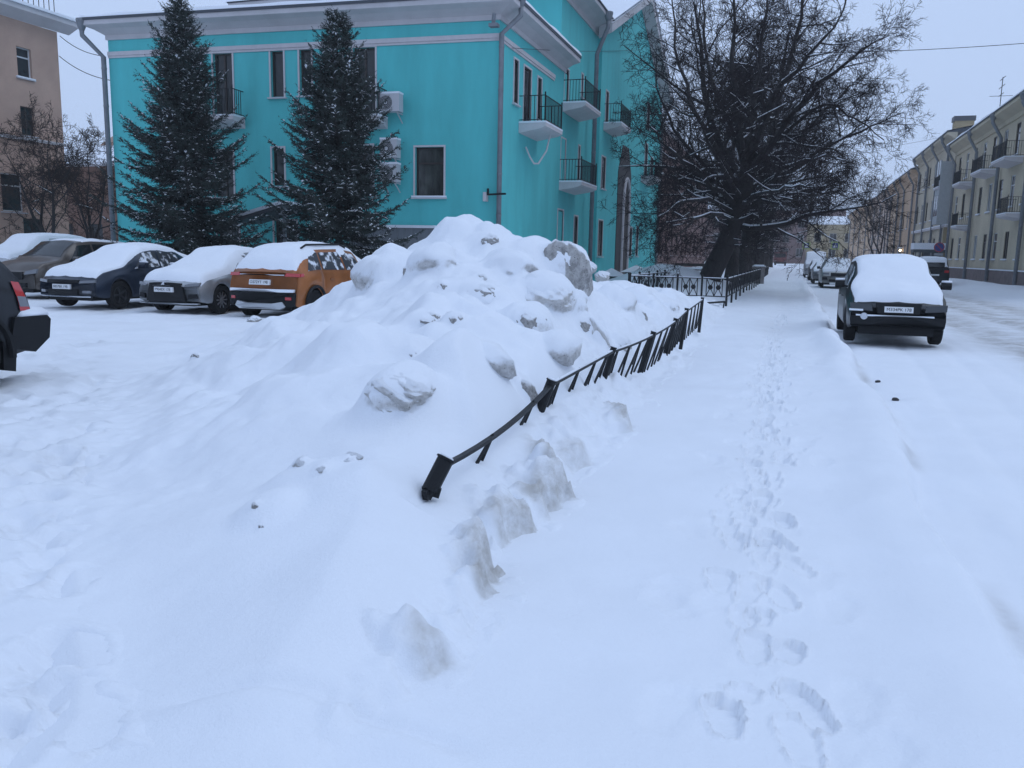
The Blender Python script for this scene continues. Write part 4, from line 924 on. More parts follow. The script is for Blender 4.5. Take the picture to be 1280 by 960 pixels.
# downpipes
def PXpipe(pxs, X): return [onX(x, y, X) for x, y in pxs]
c_ = onX(649, 10, -9.0); 
downpipe(teal, [(-8.98, 27.3, 9.55), (-8.98, 27.3, 9.2), (-9.48, 26.86, 8.55), (-9.48, 26.86, .3)], .085)
al = A-uS*.0; downpipe(teal, [(-25.35, 25.4, 9.35), (-25.35, 25.4, 9.1), (-24.85, 25.85, 8.4), (-24.85, 25.85, .3)], .09)
p2 = onX(741, 200, -9.3); downpipe(teal, [(-8.72, p2.y-.3, H2+.25), (-8.72, p2.y-.3, H2-.1), (-9.25, p2.y-.1, H2-1.2), (-9.25, p2.y-.1, .3)], .10)
p3 = G0.y+GL-.5; downpipe(teal, [(-8.72, p3, H2), (-9.25, p3, H2-1.2), (-9.25, p3, .3)], .09)
# hook and small brackets by the corner
b_ = V3(E2[0] and (0, 0, 0)); k0 = E1[1]; cx = 27+k0[0]+1.0; m_ = MB()
m_.tube([(-9.55, cx-.75, 5.35), (-9.4, cx-.7, 5.0), (-9.3, cx-.5, 4.78), (-9.2, cx-.25, 4.8), (-9.0, cx+.1, 5.3), (-8.9, cx+.2, 5.9)], .035, 6); m_.build('drain_hose', TRIMW, teal, inv_root(teal))
m_ = MB(); m_.bar((-9.85, 26.78, 3.42), (-9.2, 26.74, 3.44), .06); m_.bar((-9.85, 26.78, 3.4), (-9.85, 26.78, 3.62), .06); m_.build('pipe_bracket', BLACK, teal, inv_root(teal))
m_ = MB(); m_.box(-10.02, -9.9, 26.75, 26.95, 3.2, 3.5); m_.build('junction_box', TRIMW, teal, inv_root(teal))
m_ = MB(); m_.tube([(-9.68, 26.6, 8.72), (-9.66, 26.55, 8.95), (-9.62, 26.5, 9.1)], .07, 6); m_.box(-9.8, -9.5, 26.45, 26.7, 8.7, 8.8); m_.build('floodlight', PIPE, teal, inv_root(teal))
# AC units on the south wall
AC = mat('ac_white', (.50, .50, .52), .6)
def ac_unit(px0, px1, py0, py1, label):
    u0, zt = su(px0, py0); u1, zb = su(px1, py1); w = (u1-u0)*.86; h = zt-zb
    r = empty('air_conditioner', tuple(A+uS*u0+V3((0, 0, zb)))); r.rotation_euler = (0, 0, math.atan2(uS.y, uS.x)); tag(r, label, 'air conditioner', 'outdoor units on the turquoise wall')
    m = MB(); m.box(0, w, -.55, -.2, 0, h); m.build('casing', AC, r)
    f = MB(); f.lathe([(h*.40, 0), (h*.40, -.012)], (w*.38, -.552, h*.5), 'y', 24); fo = f.build('fan_grille', mat('fan_dark', (.05, .055, .06), .6), r)
    g = MB(); g.lathe([(h*.11, -.014), (h*.10, -.03)], (w*.38, -.552, h*.5), 'y', 14)
    for k in range(3):
        rr = h*(.2+.08*k); g.tube([(w*.38+rr*math.cos(t), -.572, h*.5+rr*math.sin(t)) for t in np.linspace(0, 2*math.pi, 20)], .006, 4)
    g.build('grille_hub', AC, fo)
    b = MB()
    for x in (.08, w-.1): b.bar((x, -.52, -.03), (x, -.01, -.03), .035); b.bar((x, -.5, -.03), (x, -.01, -.32), .03)
    b.build('bracket', AC, r)
    s = MB(); s.box(-.01, w+.01, -.56, -.19, h, h+.06); s.build('unit_snow', SNOW, r)
ac_unit(480, 511, 121, 142, 'white outdoor unit with dark fan beside the upper balcony')
ac_unit(483, 507, 177, 199, 'pale outdoor unit above its twin, left of the wide window')
ac_unit(483, 507, 207, 229, 'pale outdoor unit below its twin, half behind the spruce')
# small low porch and basement shed against the south wall
porch = empty('entrance_canopy', (-18.8, 25.2, 0)); tag(porch, 'snow-topped slanting entrance canopy between the two spruces', 'canopy')
pl, pr_ = onY(290, 274, 24.6), onY(352, 255, 24.6)
m_ = MB(); R_ = -V3(porch.location)
m_.prism([pl+R_, pr_+R_, pr_+R_+V3((0, 0, -.12)), pl+R_+V3((0, 0, -.12))], (0, 1.6, 0)); m_.build('roof_slab', mat('canopy_dark', (.06, .07, .08), .6), porch)
m_ = MB(); m_.prism([pl+R_+V3((0, -.03, .004)), pr_+R_+V3((0, -.03, .004)), pr_+R_+V3((0, -.03, .12)), pl+R_+V3((0, -.03, .12))], (0, 1.6, 0)); m_.build('roof_snow', SNOW, porch)
for p_ in (pl, pr_): m_ = MB(); m_.bar(V3((p_.x, 24.75, 0))+R_, V3((p_.x, 24.75, p_.z-.12))+R_, .1); m_.build('post', PIPE, porch)
sh = empty('basement_shed', (-12.2, 26.2, 0)); tag(sh, 'low grey shed with snowy edge under the wide window', 'shed')
s0, s1 = su(455, 290)[0], su(556, 290)[0]; zt_ = su(520, 283)[1]; R_ = Matrix.Translation(-V3(sh.location)) @ frame(A, uS)
m_ = MB(); m_.box(s0, s1, -1.2, -.075, 0, zt_-.09); m_.build('body', mat('grey_cladding', (.20, .22, .24), .8, var=.2, vscale=5, streak=(6, 1, .3)), sh, R_)
for k in range(11):
    x = s0+(s1-s0)*(k+.5)/11; m_ = MB(); m_.box(x-.012, x+.012, -1.215, -1.2, 0, zt_-.1); m_.build('seam', PIPE, sh, R_)
m_ = MB(); m_.box(s0-.08, s1+.08, -1.28, -.08, zt_-.088, zt_); m_.build('roof_snow', SNOW, sh, R_)

# beige house at the left edge
BEIGE = mat('beige_plaster', (.50, .335, .26), .9, var=.16, vscale=.6, bump=.2, bscale=25)
BEIGE2 = mat('beige_lower_plaster', (.33, .20, .16), .9, var=.2, vscale=.6)
bh = empty('beige_house', (-37, 30, 0)); tag(bh, 'tall beige plastered house with roof railing at the left edge', 'building')
X_b = onY(76, 120, 34.5).x; Ob = V3((X_b, 20, 0)); uE = V3((0, 1, 0))
def bb(px, py): p = onX(px, py, X_b); return p.y-20, p.z
top_ = bb(74, 41)[1]; L_ = 14.5
ops = [rect_px(bb, 20, 38, 57, 97), rect_px(bb, 25, 42, 132, 169), (2.0, rect_px(bb, 20, 38, 57, 97)[1], 1.3, 1.9), (2.0, rect_px(bb, 25, 42, 132, 169)[1], 1.3, 1.9), (bb(2, 240)[0], 3.0, 1.2, 1.8), (bb(30, 290)[0], 1.0, 1.2, 1.7)]
wall(bh, Ob, uE, L_, top_, ops, BEIGE)
for i, o in enumerate(ops): window(bh, Ob, uE, *o, kind='tee' if i % 2 == 0 else 'double', fm=WHITEW if i in (0, 2, 4) else DARKW, snow=i == 0)
wall(bh, Ob+V3((-12, L_, 0)) + V3((12, 0, 0)), V3((-1, 0, 0)), 12, top_, [], BEIGE)
zc = bb(70, 180)[1]; blk(bh, 'string_course', TRIMW, Ob, uE, 0, L_+.06, -.10, .05, zc-.06, zc+.08)
m_ = MB(); m_.prism([(-.0, -.05, top_-.0), (0, -.75, top_+.32), (0, -.75, top_+.55), (0, 0, top_+.55)], (L_+.7, 0, 0)); m_.build('cornice', CORN, bh, inv_root(bh) @ frame(Ob, uE))
m_ = MB(); m_.prism([(-.0, -.85, top_+.555), (0, -.85, top_+.68), (0, 6, top_+2.2), (0, 6, top_+.555)], (L_+.8, 0, 0)); m_.build('snowy_roof', SNOW, bh, inv_root(bh) @ frame(Ob, uE))
m_ = MB(); y0_ = -.45
for k in range(26): m_.bar((L_-8+k*.3, y0_, top_+.6), (L_-8+k*.3, y0_, top_+1.45), .025)
m_.bar((L_-8, y0_, top_+1.45), (L_-.5, y0_, top_+1.45), .035); m_.bar((L_-8, y0_, top_+.95), (L_-2.0, y0_, top_+.95), .03); m_.build('roof_railing', BLACK, bh, inv_root(bh) @ frame(Ob, uE))
# low brick outbuilding between the houses
ob = empty('brick_outbuilding', (-40, 50, 0)); tag(ob, 'low reddish outbuilding with snowy roof behind the bare trees', 'building')
BR = mat('red_brown_render', (.20, .115, .085), .9, var=.3, vscale=.8)
oa, ob_ = onY(66, 240, 46), onY(150, 240, 46); zt_ = onY(110, 208, 46).z
O_ = V3((oa.x-4, 46, 0)); L_ = ob_.x-oa.x+7
opz = [(4.5+k*2.6, 1.2, 1.1, 1.7) for k in range(3)]
wall(ob, O_, V3((1, 0, 0)), L_, zt_, opz, BR)
for o in opz: window(ob, O_, V3((1, 0, 0)), *o, kind='double', fm=DARKW)
m_ = MB(); m_.prism([(0, -.5, zt_+.004), (0, -.5, zt_+.2), (0, 4.5, zt_+2.0), (0, 4.5, zt_+.004)], (L_, 0, 0)); m_.build('snowy_roof', SNOW, ob, inv_root(ob) @ frame(O_, V3((1, 0, 0))))
g0, g1 = onY(117, 190, 50.6), onY(150, 190, 50.6)
m_ = MB(); m_.prism([(g0.x, 50.6, zt_), (g1.x, 50.6, zt_), (g1.x, 50.6, onY(140, 165, 50.6).z), (g0.x, 50.6, onY(117, 187, 50.6).z)], (0, .3, 0)); m_.build('side_gable', BEIGE, ob, inv_root(ob))

# ------------------------------------------------------------------ right-hand terrace
uW = V3((0, -1, 0)); XR = 12.5
OCHRE = mat('grey_ochre_plaster', (.54, .47, .345), .9, var=.18, vscale=.5, bump=.2, bscale=20, streak=(1, 1, .5))
OCHRE2 = mat('pale_ochre_plaster', (.54, .475, .36), .9, var=.15, vscale=.5, streak=(1, 1, .5))
TAN = mat('tan_plaster', (.56, .395, .26), .9, var=.18, vscale=.5, streak=(1, 1, .5))
PINK = mat('rosy_tan_plaster', (.56, .42, .33), .9, var=.18, vscale=.5, streak=(1, 1, .5))
YEL = mat('yellow_plaster', (.36, .285, .17), .9, var=.15, vscale=.5)
PLINTH = mat('granite_plinth', (.17, .13, .125), .85, var=.35, vscale=2.5, bump=.4)
def ru(px, py): p = onX(px, py, XR); return p.y, p.z
def terrace(name, label, y0, y1, ez, m, rows, pitch, pipes, balc=(), wsize=(1.05, 1.9), base=.2, roof_h=2.6, lower=None, X=XR, first=1.6, narrow=False):
    r = empty(name, (X, y0, 0)); tag(r, label, 'building'); L = y1-y0; O = V3((X, y1, 0)); ops = []
    n = max(1, int((L-first)/pitch))
    for z in rows:
        for k in range(n): ops.append((first+k*pitch-wsize[0]/2, z, wsize[0], wsize[1] if z > 2.5 else wsize[1]*.9))
    wall(r, O, uW, L, ez, ops, m)
    for i, o in enumerate(ops): window(r, O, uW, *o, kind='tee' if i % 3 else 'double', fm=WHITEW if i % 2 else DARKW, snow=True, depth=.07)
    wall(r, V3((X, y0, 0)), V3((1, 0, 0)), 10, ez, [], m); wall(r, V3((X+10, y1, 0)), V3((-1, 0, 0)), 10, ez, [], m)
    M = inv_root(r) @ frame(O, uW)
    if lower:
        mb = MB(); mb.box(.006, L-.006, -.05, -.003, base+.9, lower[1]); 
    mb = MB(); mb.box(0, L, -.10, .05, -.4, base+.85); mb.build('plinth', PLINTH, r, M)
    mb = MB(); mb.box(0, L, -.13, -.101, base+.80, base+.88); mb.build('plinth_snow', SNOW, r, M)
    mb = MB(); mb.prism([(0, -.004, ez-.35), (0, -.10, ez-.35), (0, -.15, ez-.1), (0, -.75, ez+.25), (0, -.75, ez+.45), (0, 0, ez+.45)], (L, 0, 0)); mb.build('cornice', m, r, M)
    mb = MB(); mb.prism([(-.05, -.82, ez+.452), (-.05, -.82, ez+.50), (-.05, 5, ez+roof_h), (-.05, 5, ez+.452)], (L+.1, 0, 0)); rf = mb.build('roof', FASCIA, r, M)
    mb = MB(); k = 30
    vs = []
    for i in range(k+1):
        x = L*i/k; t = .06+.07*float(vnoise(np.array(x*1.3+y0), np.array(.5), 9)); vs += [(x, -.86, ez+.50), (x, -.84, ez+.55+t), (x, 4.9, ez+roof_h+.1+t)]
    mb.add(vs, [(i*3+j, (i+1)*3+j, (i+1)*3+j+1, i*3+j+1) for i in range(k) for j in range(2)]); mb.build('roof_snow', SNOW, rf, None, True)
    for yp in pipes: downpipe(r, [(X-.78, yp, ez+.1), (X-.78, yp, ez-.1), (X-.2, yp, ez-1.1), (X-.2, yp, base)], .11)
    for (yb, z, w) in balc: balcony(r, O, uW, y1-yb, z, w, 1.0, slab=TRIMW)
    return r, O, M
ez1 = ru(1240, 157)[1]-.3
r1, O1, M1 = terrace('ochre_house', 'grey-ochre house with balconies and downpipes nearest on the right', 42, 79.5, ez1, OCHRE, (1.7, 4.9, 8.0), 3.1, [78.6, 70.0, 62.5, 55], 
    [(ru(1185, 235)[0], ru(1185, 235)[1], 2.4), (ru(1213, 230)[0], ru(1213, 230)[1], 3.0), (ru(1240, 215)[0], ru(1240, 215)[1], 3.4), (ru(1270, 200)[0], ru(1270, 200)[1], 3.6), (ru(1210, 283)[0], ru(1210, 283)[1], 2.4), (ru(1275, 268)[0], ru(1275, 268)[1], 2.4)], first=1.9)
r2, O2, M2 = terrace('pale_ochre_house', 'pale ochre house with yellow ground floor and snowy chimneys', 80.2, 102, ez1+1.3, OCHRE2, (1.9, 5.4, 8.8), 3.3, [82.5, 88, 94, 100], [], roof_h=1.6)
bm_ = MB(); bm_.box(.0, 21.8, -.12, -.003, 1.15, 4.55); bm_.box(.0, 21.8, -.2, -.121, 4.4, 4.55); 
mb = MB(); mb.box(21.75, 21.79, -.35, 0, 1.0, 4.4); mb.build('ground_floor_band', YEL, r2, M2)
mb = MB(); mb.box(0, 21.8, -.22, -.004, 4.42, 4.6); sc = mb.build('string_course', TRIMW, r2, M2); mb = MB(); mb.box(0, 21.8, -.23, -.01, 4.602, 4.68); mb.build('course_snow', SNOW, sc)
# oriel bay of the pale house
mb = MB(); mb.box(19.0, 21.3, -.9, -.01, 4.7, ez1-.6); by = mb.build('oriel_bay', mat('bay_grey', (.40, .42, .43), .8, var=.1), r2, M2)
for z_ in (5.4, 8.4):
    for a_ in (19.3, 20.4): mb = MB(); mb.box(a_, a_+.7, -.925, -.901, z_, z_+1.7); mb.build('bay_window', PANE, by)
def chimney(root, cx, cy, z0, z1, w, label=None):
    mb = MB(); mb.box(cx-w/2, cx+w/2, cy-.6, cy+.6, z0, z1); c = mb.build('chimney', YEL, root, inv_root(root))
    mb = MB(); mb.box(cx-w/2-.1, cx+w/2+.1, cy-.7, cy+.7, z1, z1+.45); mb.build('chimney_cap', mat('slate_cap', (.07, .075, .085), .6), c)
p_ = onX(1204, 160, 15.5); chimney(r2, onY(1204, 156, 93).x, 93, ez1+1.0, onY(1204, 152, 93).z, 1.7)
p_ = onY(1232, 160, 86); chimney(r1, p_.x, 78.2, ez1+1.2, onY(1232, 157, 79).z, 1.5)
r3, O3, M3_ = terrace('tan_house', 'warm tan house with many downpipes past the pale ochre one', 102.5, 128, ez1+.4, TAN, (1.7, 5.2), 3.6, [104, 112, 118, 126], [], wsize=(1.1, 1.9))
r4, O4, M4 = terrace('rosy_house', 'rosy tan house farther down the right side of the street', 128.5, 158, ez1+.2, PINK, (1.7, 5.2, 8.2), 4.2, [130, 140, 150], [], wsize=(1.1, 1.8))
r5, O5, M5 = terrace('distant_tan_house', 'last hazy tan house on the right side of the street', 158.5, 215, ez1+.6, TAN, (1.7, 5.2, 8.2), 5.0, [165, 180, 195, 210], [], wsize=(1.2, 1.8))
# antenna on the nearest right house
an = MB(); p0 = onX(1249, 141, 14.5); p0.z = ez1+.9
an.bar(p0, p0+V3((0, 0, 4.2)), .05)
for k, w in ((4.1, .9), (3.5, 1.0), (2.9, .8)): an.bar(p0+V3((0, -w, k)), p0+V3((0, w, k)), .035)
an.bar(p0+V3((-.8, 0, 2.8)), p0+V3((.8, 0, 2.8)), .03); tag(an.build('roof_antenna', BLACK), 'thin television antenna on the roof of the nearest right house', 'antenna')
# house closing the street and the brown house on the left
BRN = mat('brown_red_plaster', (.20, .12, .11), .9, var=.25, vscale=.4)
er = empty('end_house', (-20, 262, 0)); tag(er, 'hazy reddish house closing the far end of the street', 'building')
opz = [(3+k*4, z, 1.8, 2.4) for k in range(13) for z in (2, 6.2, 10.4)]
wall(er, V3((-42, 262, 0)), V3((1, 0, 0)), 56, 15.5, opz, BRN)
for o in opz: window(er, V3((-42, 262, 0)), V3((1, 0, 0)), *o, kind='double', fm=WHITEW)
m_ = MB(); m_.prism([(0, -.6, 15.5), (0, -.6, 15.9), (0, 5, 18), (0, 5, 15.5)], (56, 0, 0)); m_.build('snowy_roof', SNOW, er, inv_root(er) @ frame((-42, 262, 0), V3((1, 0, 0))))
ye = empty('end_yellow_house', (20, 255, 0)); tag(ye, 'hazy yellowish house beside the reddish one at the street end', 'building')
opz = [(2+k*4, z, 1.8, 2.4) for k in range(7) for z in (2, 6.2)]
wall(ye, V3((3.5, 250, 0)), V3((1, 0, 0)), 30, 11, opz, YEL)
for o in opz: window(ye, V3((3.5, 250, 0)), V3((1, 0, 0)), *o, kind='double', fm=WHITEW)
m_ = MB(); m_.prism([(0, -.6, 11), (0, -.6, 11.3), (0, 5, 13.5), (0, 5, 11)], (30, 0, 0)); m_.build('snowy_roof', SNOW, ye, inv_root(ye) @ frame((3.5, 250, 0), V3((1, 0, 0))))
lr = empty('brown_house', (-12, 75, 0)); tag(lr, 'dark brown-red house behind the lime trees on the left', 'building')
opz = [(3+k*4.2, z, 1.5, 2.2) for k in range(11) for z in (1.6, 5.4, 9.2)]
wall(lr, V3((-12, 72, 0)), V3((0, 1, 0)), 52, 13, opz, BRN)
for o in opz: window(lr, V3((-12, 72, 0)), V3((0, 1, 0)), *o, kind='double', fm=DARKW)
wall(lr, V3((-24, 72, 0)), V3((1, 0, 0)), 12, 13, [], BRN)
m_ = MB(); m_.prism([(0, -.6, 13), (0, -.6, 13.3), (0, 5, 16), (0, 5, 13)], (52, 0, 0)); m_.build('snowy_roof', SNOW, lr, inv_root(lr) @ frame((-12, 72, 0), V3((0, 1, 0))))

# ------------------------------------------------------------------ bare trees
def segs_mesh(name, S, n, m):
    """S: rows of x0 y0 z0 x1 y1 z1 r0 r1 -> one mesh of tapered n-sided rods"""
    S = np.asarray(S, float); a_, b_ = S[:, :3], S[:, 3:6]; d = b_-a_; L = np.linalg.norm(d, axis=1)[:, None]+1e-9; d /= L
    ref = np.where(np.abs(d[:, 2:3]) > .9, np.array([[1., 0, 0]]), np.array([[0, 0, 1.]])); x = np.cross(d, ref); x /= np.linalg.norm(x, axis=1)[:, None]; y = np.cross(d, x)
    k = np.arange(n)*2*np.pi/n; ring = x[:, None]*np.cos(k)[None, :, None]+y[:, None]*np.sin(k)[None, :, None]
    v = np.concatenate([a_[:, None]+ring*S[:, 6][:, None, None], b_[:, None]+ring*S[:, 7][:, None, None]], 1).reshape(-1, 3)
    base = (np.arange(len(S))*2*n)[:, None, None]; i = np.arange(n); q = np.stack([i, (i+1) % n, n+(i+1) % n, n+i], -1)[None]+base
    q = q.reshape(-1, 4); me = bpy.data.meshes.new(name)
    me.vertices.add(len(v)); me.vertices.foreach_set('co', v.astype(np.float32).ravel()); me.loops.add(q.size); me.loops.foreach_set('vertex_index', q.astype(np.int32).ravel())
    me.polygons.add(len(q)); me.polygons.foreach_set('loop_start', np.arange(0, q.size, 4, dtype=np.int32)); me.polygons.foreach_set('use_smooth', np.ones(len(q), bool)); me.update(calc_edges=True); me.materials.append(m); return me
class Grower:
    def __init__(s, seed, minr=.006): s.r = random.Random(seed); s.S = []; s.minr = minr; s.big = []
    def path(s, pts, radii, kids, level, spread=1.0, klen=None, start=.25):
        """lay a limb along given points and let it fork"""
        for i in range(len(pts)-1): s.S.append((*pts[i], *pts[i+1], radii[i], radii[i+1], level))
        L = sum((pts[i+1]-pts[i]).length for i in range(len(pts)-1))
        for k in range(kids):
            t = start+(1-start)*(k+s.r.random())/kids; f = t*(len(pts)-1); i = min(int(f), len(pts)-2); p = pts[i].lerp(pts[i+1], f-i); d = (pts[i+1]-pts[i]).normalized()
            rr = (radii[i]+(radii[i+1]-radii[i])*(f-i))
            s.fork(p, d, (klen or L*.55)*(1.15-.6*t)*s.r.uniform(.7, 1.2), rr*.55, level+1, spread)
    def fork(s, p, d, L, r, level, spread=1.0):
        az = s.r.uniform(0, 2*math.pi); o = d.orthogonal().normalized(); o = (o*math.cos(az)+d.cross(o)*math.sin(az)); an = math.radians(s.r.uniform(30, 68))*spread
        s.branch(p, (d*math.cos(an)+o*math.sin(an)).normalized(), L, r, level)
    def branch(s, p, d, L, r, level):
        c = s.cfg; 
        if level > c['levels'] or L < c.get('minL', .12): return
        n = c['nseg'][min(level, len(c['nseg'])-1)]; pts = [p]; r = max(r, s.minr); radii = [r]; w = c['wig']
        for i in range(n):
            d = (d + V3((s.r.gauss(0, w), s.r.gauss(0, w), s.r.gauss(0, w)+c['up'][min(level, len(c['up'])-1)]))).normalized()
            pts.append(pts[-1]+d*(L/n)); radii.append(max(s.minr*.6, r*(1-(.62 if level > 2 else .86)*(i+1)/n)))
        kids = c['kids'][min(level, len(c['kids'])-1)]
        s.path(pts, radii, kids if level < c['levels'] else 0, level, klen=L*c['ratio'])
def tree_parts(root, g, bark, twig, snow=True, snow_level=3, snow_r=.018, M=None):
    S = np.array(g.S); out = []
    big = S[S[:, 6] > .05]; mid = S[(S[:, 6] <= .05) & (S[:, 6] > .014)]; sm = S[S[:, 6] <= .014]
    for nm, a_, n, m in (('limb', big, 8, bark), ('branches', mid, 4, bark), ('twigs', sm, 3, twig)):
        if len(a_): o = share(nm, segs_mesh(nm, a_[:, :8], n, m), root, M); (nm != 'limb') and tag(o, kind='stuff')
    if snow:
        d = S[:, 3:6]-S[:, :3]; h = np.abs(d[:, 2])/(np.linalg.norm(d, axis=1)+1e-9); rs = np.random.default_rng(3)
        k = (S[:, 6] > snow_r) & (h < .62) & ((rs.random(len(S)) < snow) | ((S[:, 6] > .04) & (h < .45))); T = S[k].copy()
        if len(T):
            T[:, 2] += T[:, 6]*.75; T[:, 5] += T[:, 7]*.75; T[:, 6] = T[:, 6]*.62+.004; T[:, 7] = T[:, 7]*.62+.004; o = share('branch_snow', segs_mesh('branch_snow', T[:, :8], 5, SNOW), root, M); tag(o, kind='stuff')
# --- the big leaning lime tree
DT = 36.0
def tp(px, py, dy=0.0): return onY(px, py, DT+dy)
g = Grower(11, .0075); g.cfg = dict(levels=6, nseg=[6, 6, 5, 4, 3, 2, 2], wig=.17, up=[.05, .03, .02, .0, -.02, -.03, -.03], kids=[0, 7, 7, 6, 5, 3, 0], ratio=.56, minL=.13)
lime = empty('lime_tree', (-4.3, DT, .3)); tag(lime, 'big leaning bare lime tree behind the rosette fence, snow on its limbs', 'tree')
LM = Matrix.Translation(-V3(lime.location))
trunk = [tp(884, 362), tp(889, 342), tp(905, 310), tp(920, 275), tp(930, 240), tp(935, 205)]
m_ = MB(); m_.tube(trunk, [.54, .44, .40, .37, .33, .30], 16); m_.build('trunk', BARK, lime, LM, True)
lim = [([(933, 215, 0), (922, 150, -.5), (915, 90, -1), (918, 30, -1.2), (915, -60, -1.3)], .20), ([(935, 205, 0), (955, 150, .6), (985, 90, 1), (1000, 20, 1.3), (1010, -70, 1.6)], .22),
       ([(934, 225, 0), (970, 170, -1.2), (1010, 120, -2.2), (1060, 75, -3.0), (1110, 45, -3.4)], .17), ([(928, 245, 0), (893, 190, -.8), (862, 130, -1.5), (845, 60, -2.0), (838, -20, -2.2)], .16),
       ([(930, 240, 0), (985, 215, .8), (1040, 180, 1.6), (1090, 158, 2.2), (1130, 140, 2.5)], .15), ([(924, 262, 0), (890, 230, -1.2), (855, 200, -2.4), (825, 175, -3.0), (806, 150, -3.4)], .13),
       ([(925, 283, 0), (972, 283, -1.0), (1020, 268, -1.8), (1065, 262, -2.5), (1120, 243, -3.0)], .135), ([(935, 205, 0), (940, 140, 1.6), (950, 80, 2.8), (958, 10, 3.4), (962, -60, 3.8)], .18),
       ([(920, 270, 0), (895, 255, 1.5), (868, 235, 3), (845, 222, 4.0), (822, 214, 5)], .11), ([(934, 215, 0), (975, 185, 2.0), (1020, 150, 3.4), (1062, 110, 4.6), (1095, 85, 5.2)], .14),
       ([(931, 235, 0), (910, 195, 2), (888, 150, 3.6), (874, 90, 4.6), (866, 20, 5.0)], .14), ([(922, 262, 0), (965, 245, 1.6), (1005, 238, 3.2), (1040, 240, 4.2), (1075, 250, 5)], .11),
       ([(928, 250, 0), (905, 215, -2.0), (885, 175, -3.4), (870, 140, -4.2), (850, 100, -4.6)], .12), ([(926, 258, 0), (960, 225, -2.0), (990, 205, -3.4), (1030, 195, -4.2), (1070, 205, -4.6)], .12),
       ([(921, 268, 0), (885, 248, -1.6), (850, 252, -2.8), (825, 272, -3.4), (812, 305, -3.7)], .10), ([(923, 262, 0), (890, 240, 1.4), (858, 240, 2.4), (836, 262, 3.2), (822, 300, 3.6)], .10),
       ([(919, 275, 0), (893, 265, -2.4), (868, 272, -4.0), (850, 290, -4.8), (842, 315, -5.2)], .09), ([(926, 255, 0), (950, 240, -2.6), (975, 238, -4.6), (1000, 232, -5.6), (1018, 226, -6.2)], .09),
       ([(926, 255, 0), (958, 250, 2.2), (990, 245, 4.0), (1020, 238, 5.2), (1042, 232, 6)], .09), ([(934, 215, 0), (925, 170, -2.6), (935, 130, -4.4), (950, 90, -5.4), (960, 40, -6)], .12),
       ([(935, 205, 0), (985, 160, -1.0), (1035, 130, -1.8), (1070, 150, -2.4), (1105, 175, -2.8)], .11), ([(930, 235, 0), (880, 205, .6), (840, 160, 1.0), (822, 110, 1.4), (820, 60, 1.6)], .12),
       ([(935, 205, 0), (965, 120, -2.5), (1010, 70, -3.8), (1045, 30, -4.6), (1070, -20, -5)], .13), ([(933, 212, 0), (900, 130, 1.5), (880, 60, 2.4), (880, 0, 3), (884, -60, 3.2)], .13)]
for pts, r in lim:
    q = [tp(x, y, dy) for x, y, dy in pts]; fine = []
    for i in range(len(q)-1):
        for k in range(3):
            p = q[i].lerp(q[i+1], k/3); fine.append(p + V3((g.r.gauss(0, .05), g.r.gauss(0, .05), g.r.gauss(0, .05))) if (i or k) else p)
    fine.append(q[-1]); rad = [max(.018, .88*r*(1-.88*k/(len(fine)-1))) for k in range(len(fine))]
    g.path(fine, rad, 15, 1, klen=2.5, start=.12)
# short shoots low on the trunk and big limbs, as pruned limes have
for k in range(70):
    t = g.r.random(); f = t*2.8+2.1; i = min(int(f), 4); p = trunk[i].lerp(trunk[i+1], f-i)
    g.branch(p, V3((g.r.gauss(0, 1), g.r.gauss(0, 1), g.r.uniform(-.3, .7))).normalized(), g.r.uniform(.7, 2.4), .022, 3)
tree_parts(lime, g, BARK, TWIG, snow=.5, M=LM)
# --- the row of limes behind it: one tree, copied
g2 = Grower(29, .011); g2.cfg = dict(levels=5, nseg=[6, 5, 5, 4, 4, 3], wig=.16, up=[.1, .10, .05, .01, -.02, -.03], kids=[16, 9, 7, 6, 4, 0], ratio=.50, minL=.2)
g2.branch(V3((0, 0, 1.6)), V3((.05, 0, 1)), 12.5, .30, 0)
for k in range(45): g2.branch(V3((0, 0, g2.r.uniform(1.9, 5))), V3((g2.r.gauss(0, 1), g2.r.gauss(0, 1), .25)).normalized(), g2.r.uniform(1.2, 3.2), .03, 3)
row_lb = ['bare lime tree with straight dark trunk just behind the leaning one', 'bare lime tree with dark trunk, second behind the leaning one', 'bare lime tree with dark trunk, third behind the leaning one', 'bare lime tree near the stone pillar, fourth behind the leaning one', 'bare lime tree beyond the stone pillar, fifth in the row', 'bare lime tree near the far end of the pavement row', 'last hazy bare lime tree of the pavement row']
proto = None
for i, (x_, y_, s_) in enumerate([(-3.0, 46, 1.05), (-2.9, 55, 1.05), (-3.1, 66, 1.04), (-3.0, 78, 1.0), (-3.0, 92, 1.0), (-3.0, 108, 1.02), (-3.0, 130, 1.0)]):
    if proto is None:
        proto = empty('lime_tree', (x_, y_, 0)); m_ = MB(); m_.tube([(0, 0, -.3), (0, 0, .25), (.02, 0, 1.0), (.02, .02, 1.9)], [.46, .38, .32, .30], 12); m_.build('trunk', BARK, proto, None, True); tree_parts(proto, g2, BARK, TWIG, snow=.3); o = proto
    else: o = copy_tree(proto)
    o.location = (x_, y_, .1); o.rotation_euler = (0, 0, i*2.3); o.scale = (s_, s_, s_); tag(o, row_lb[i], 'tree', 'lime trees along the pavement')
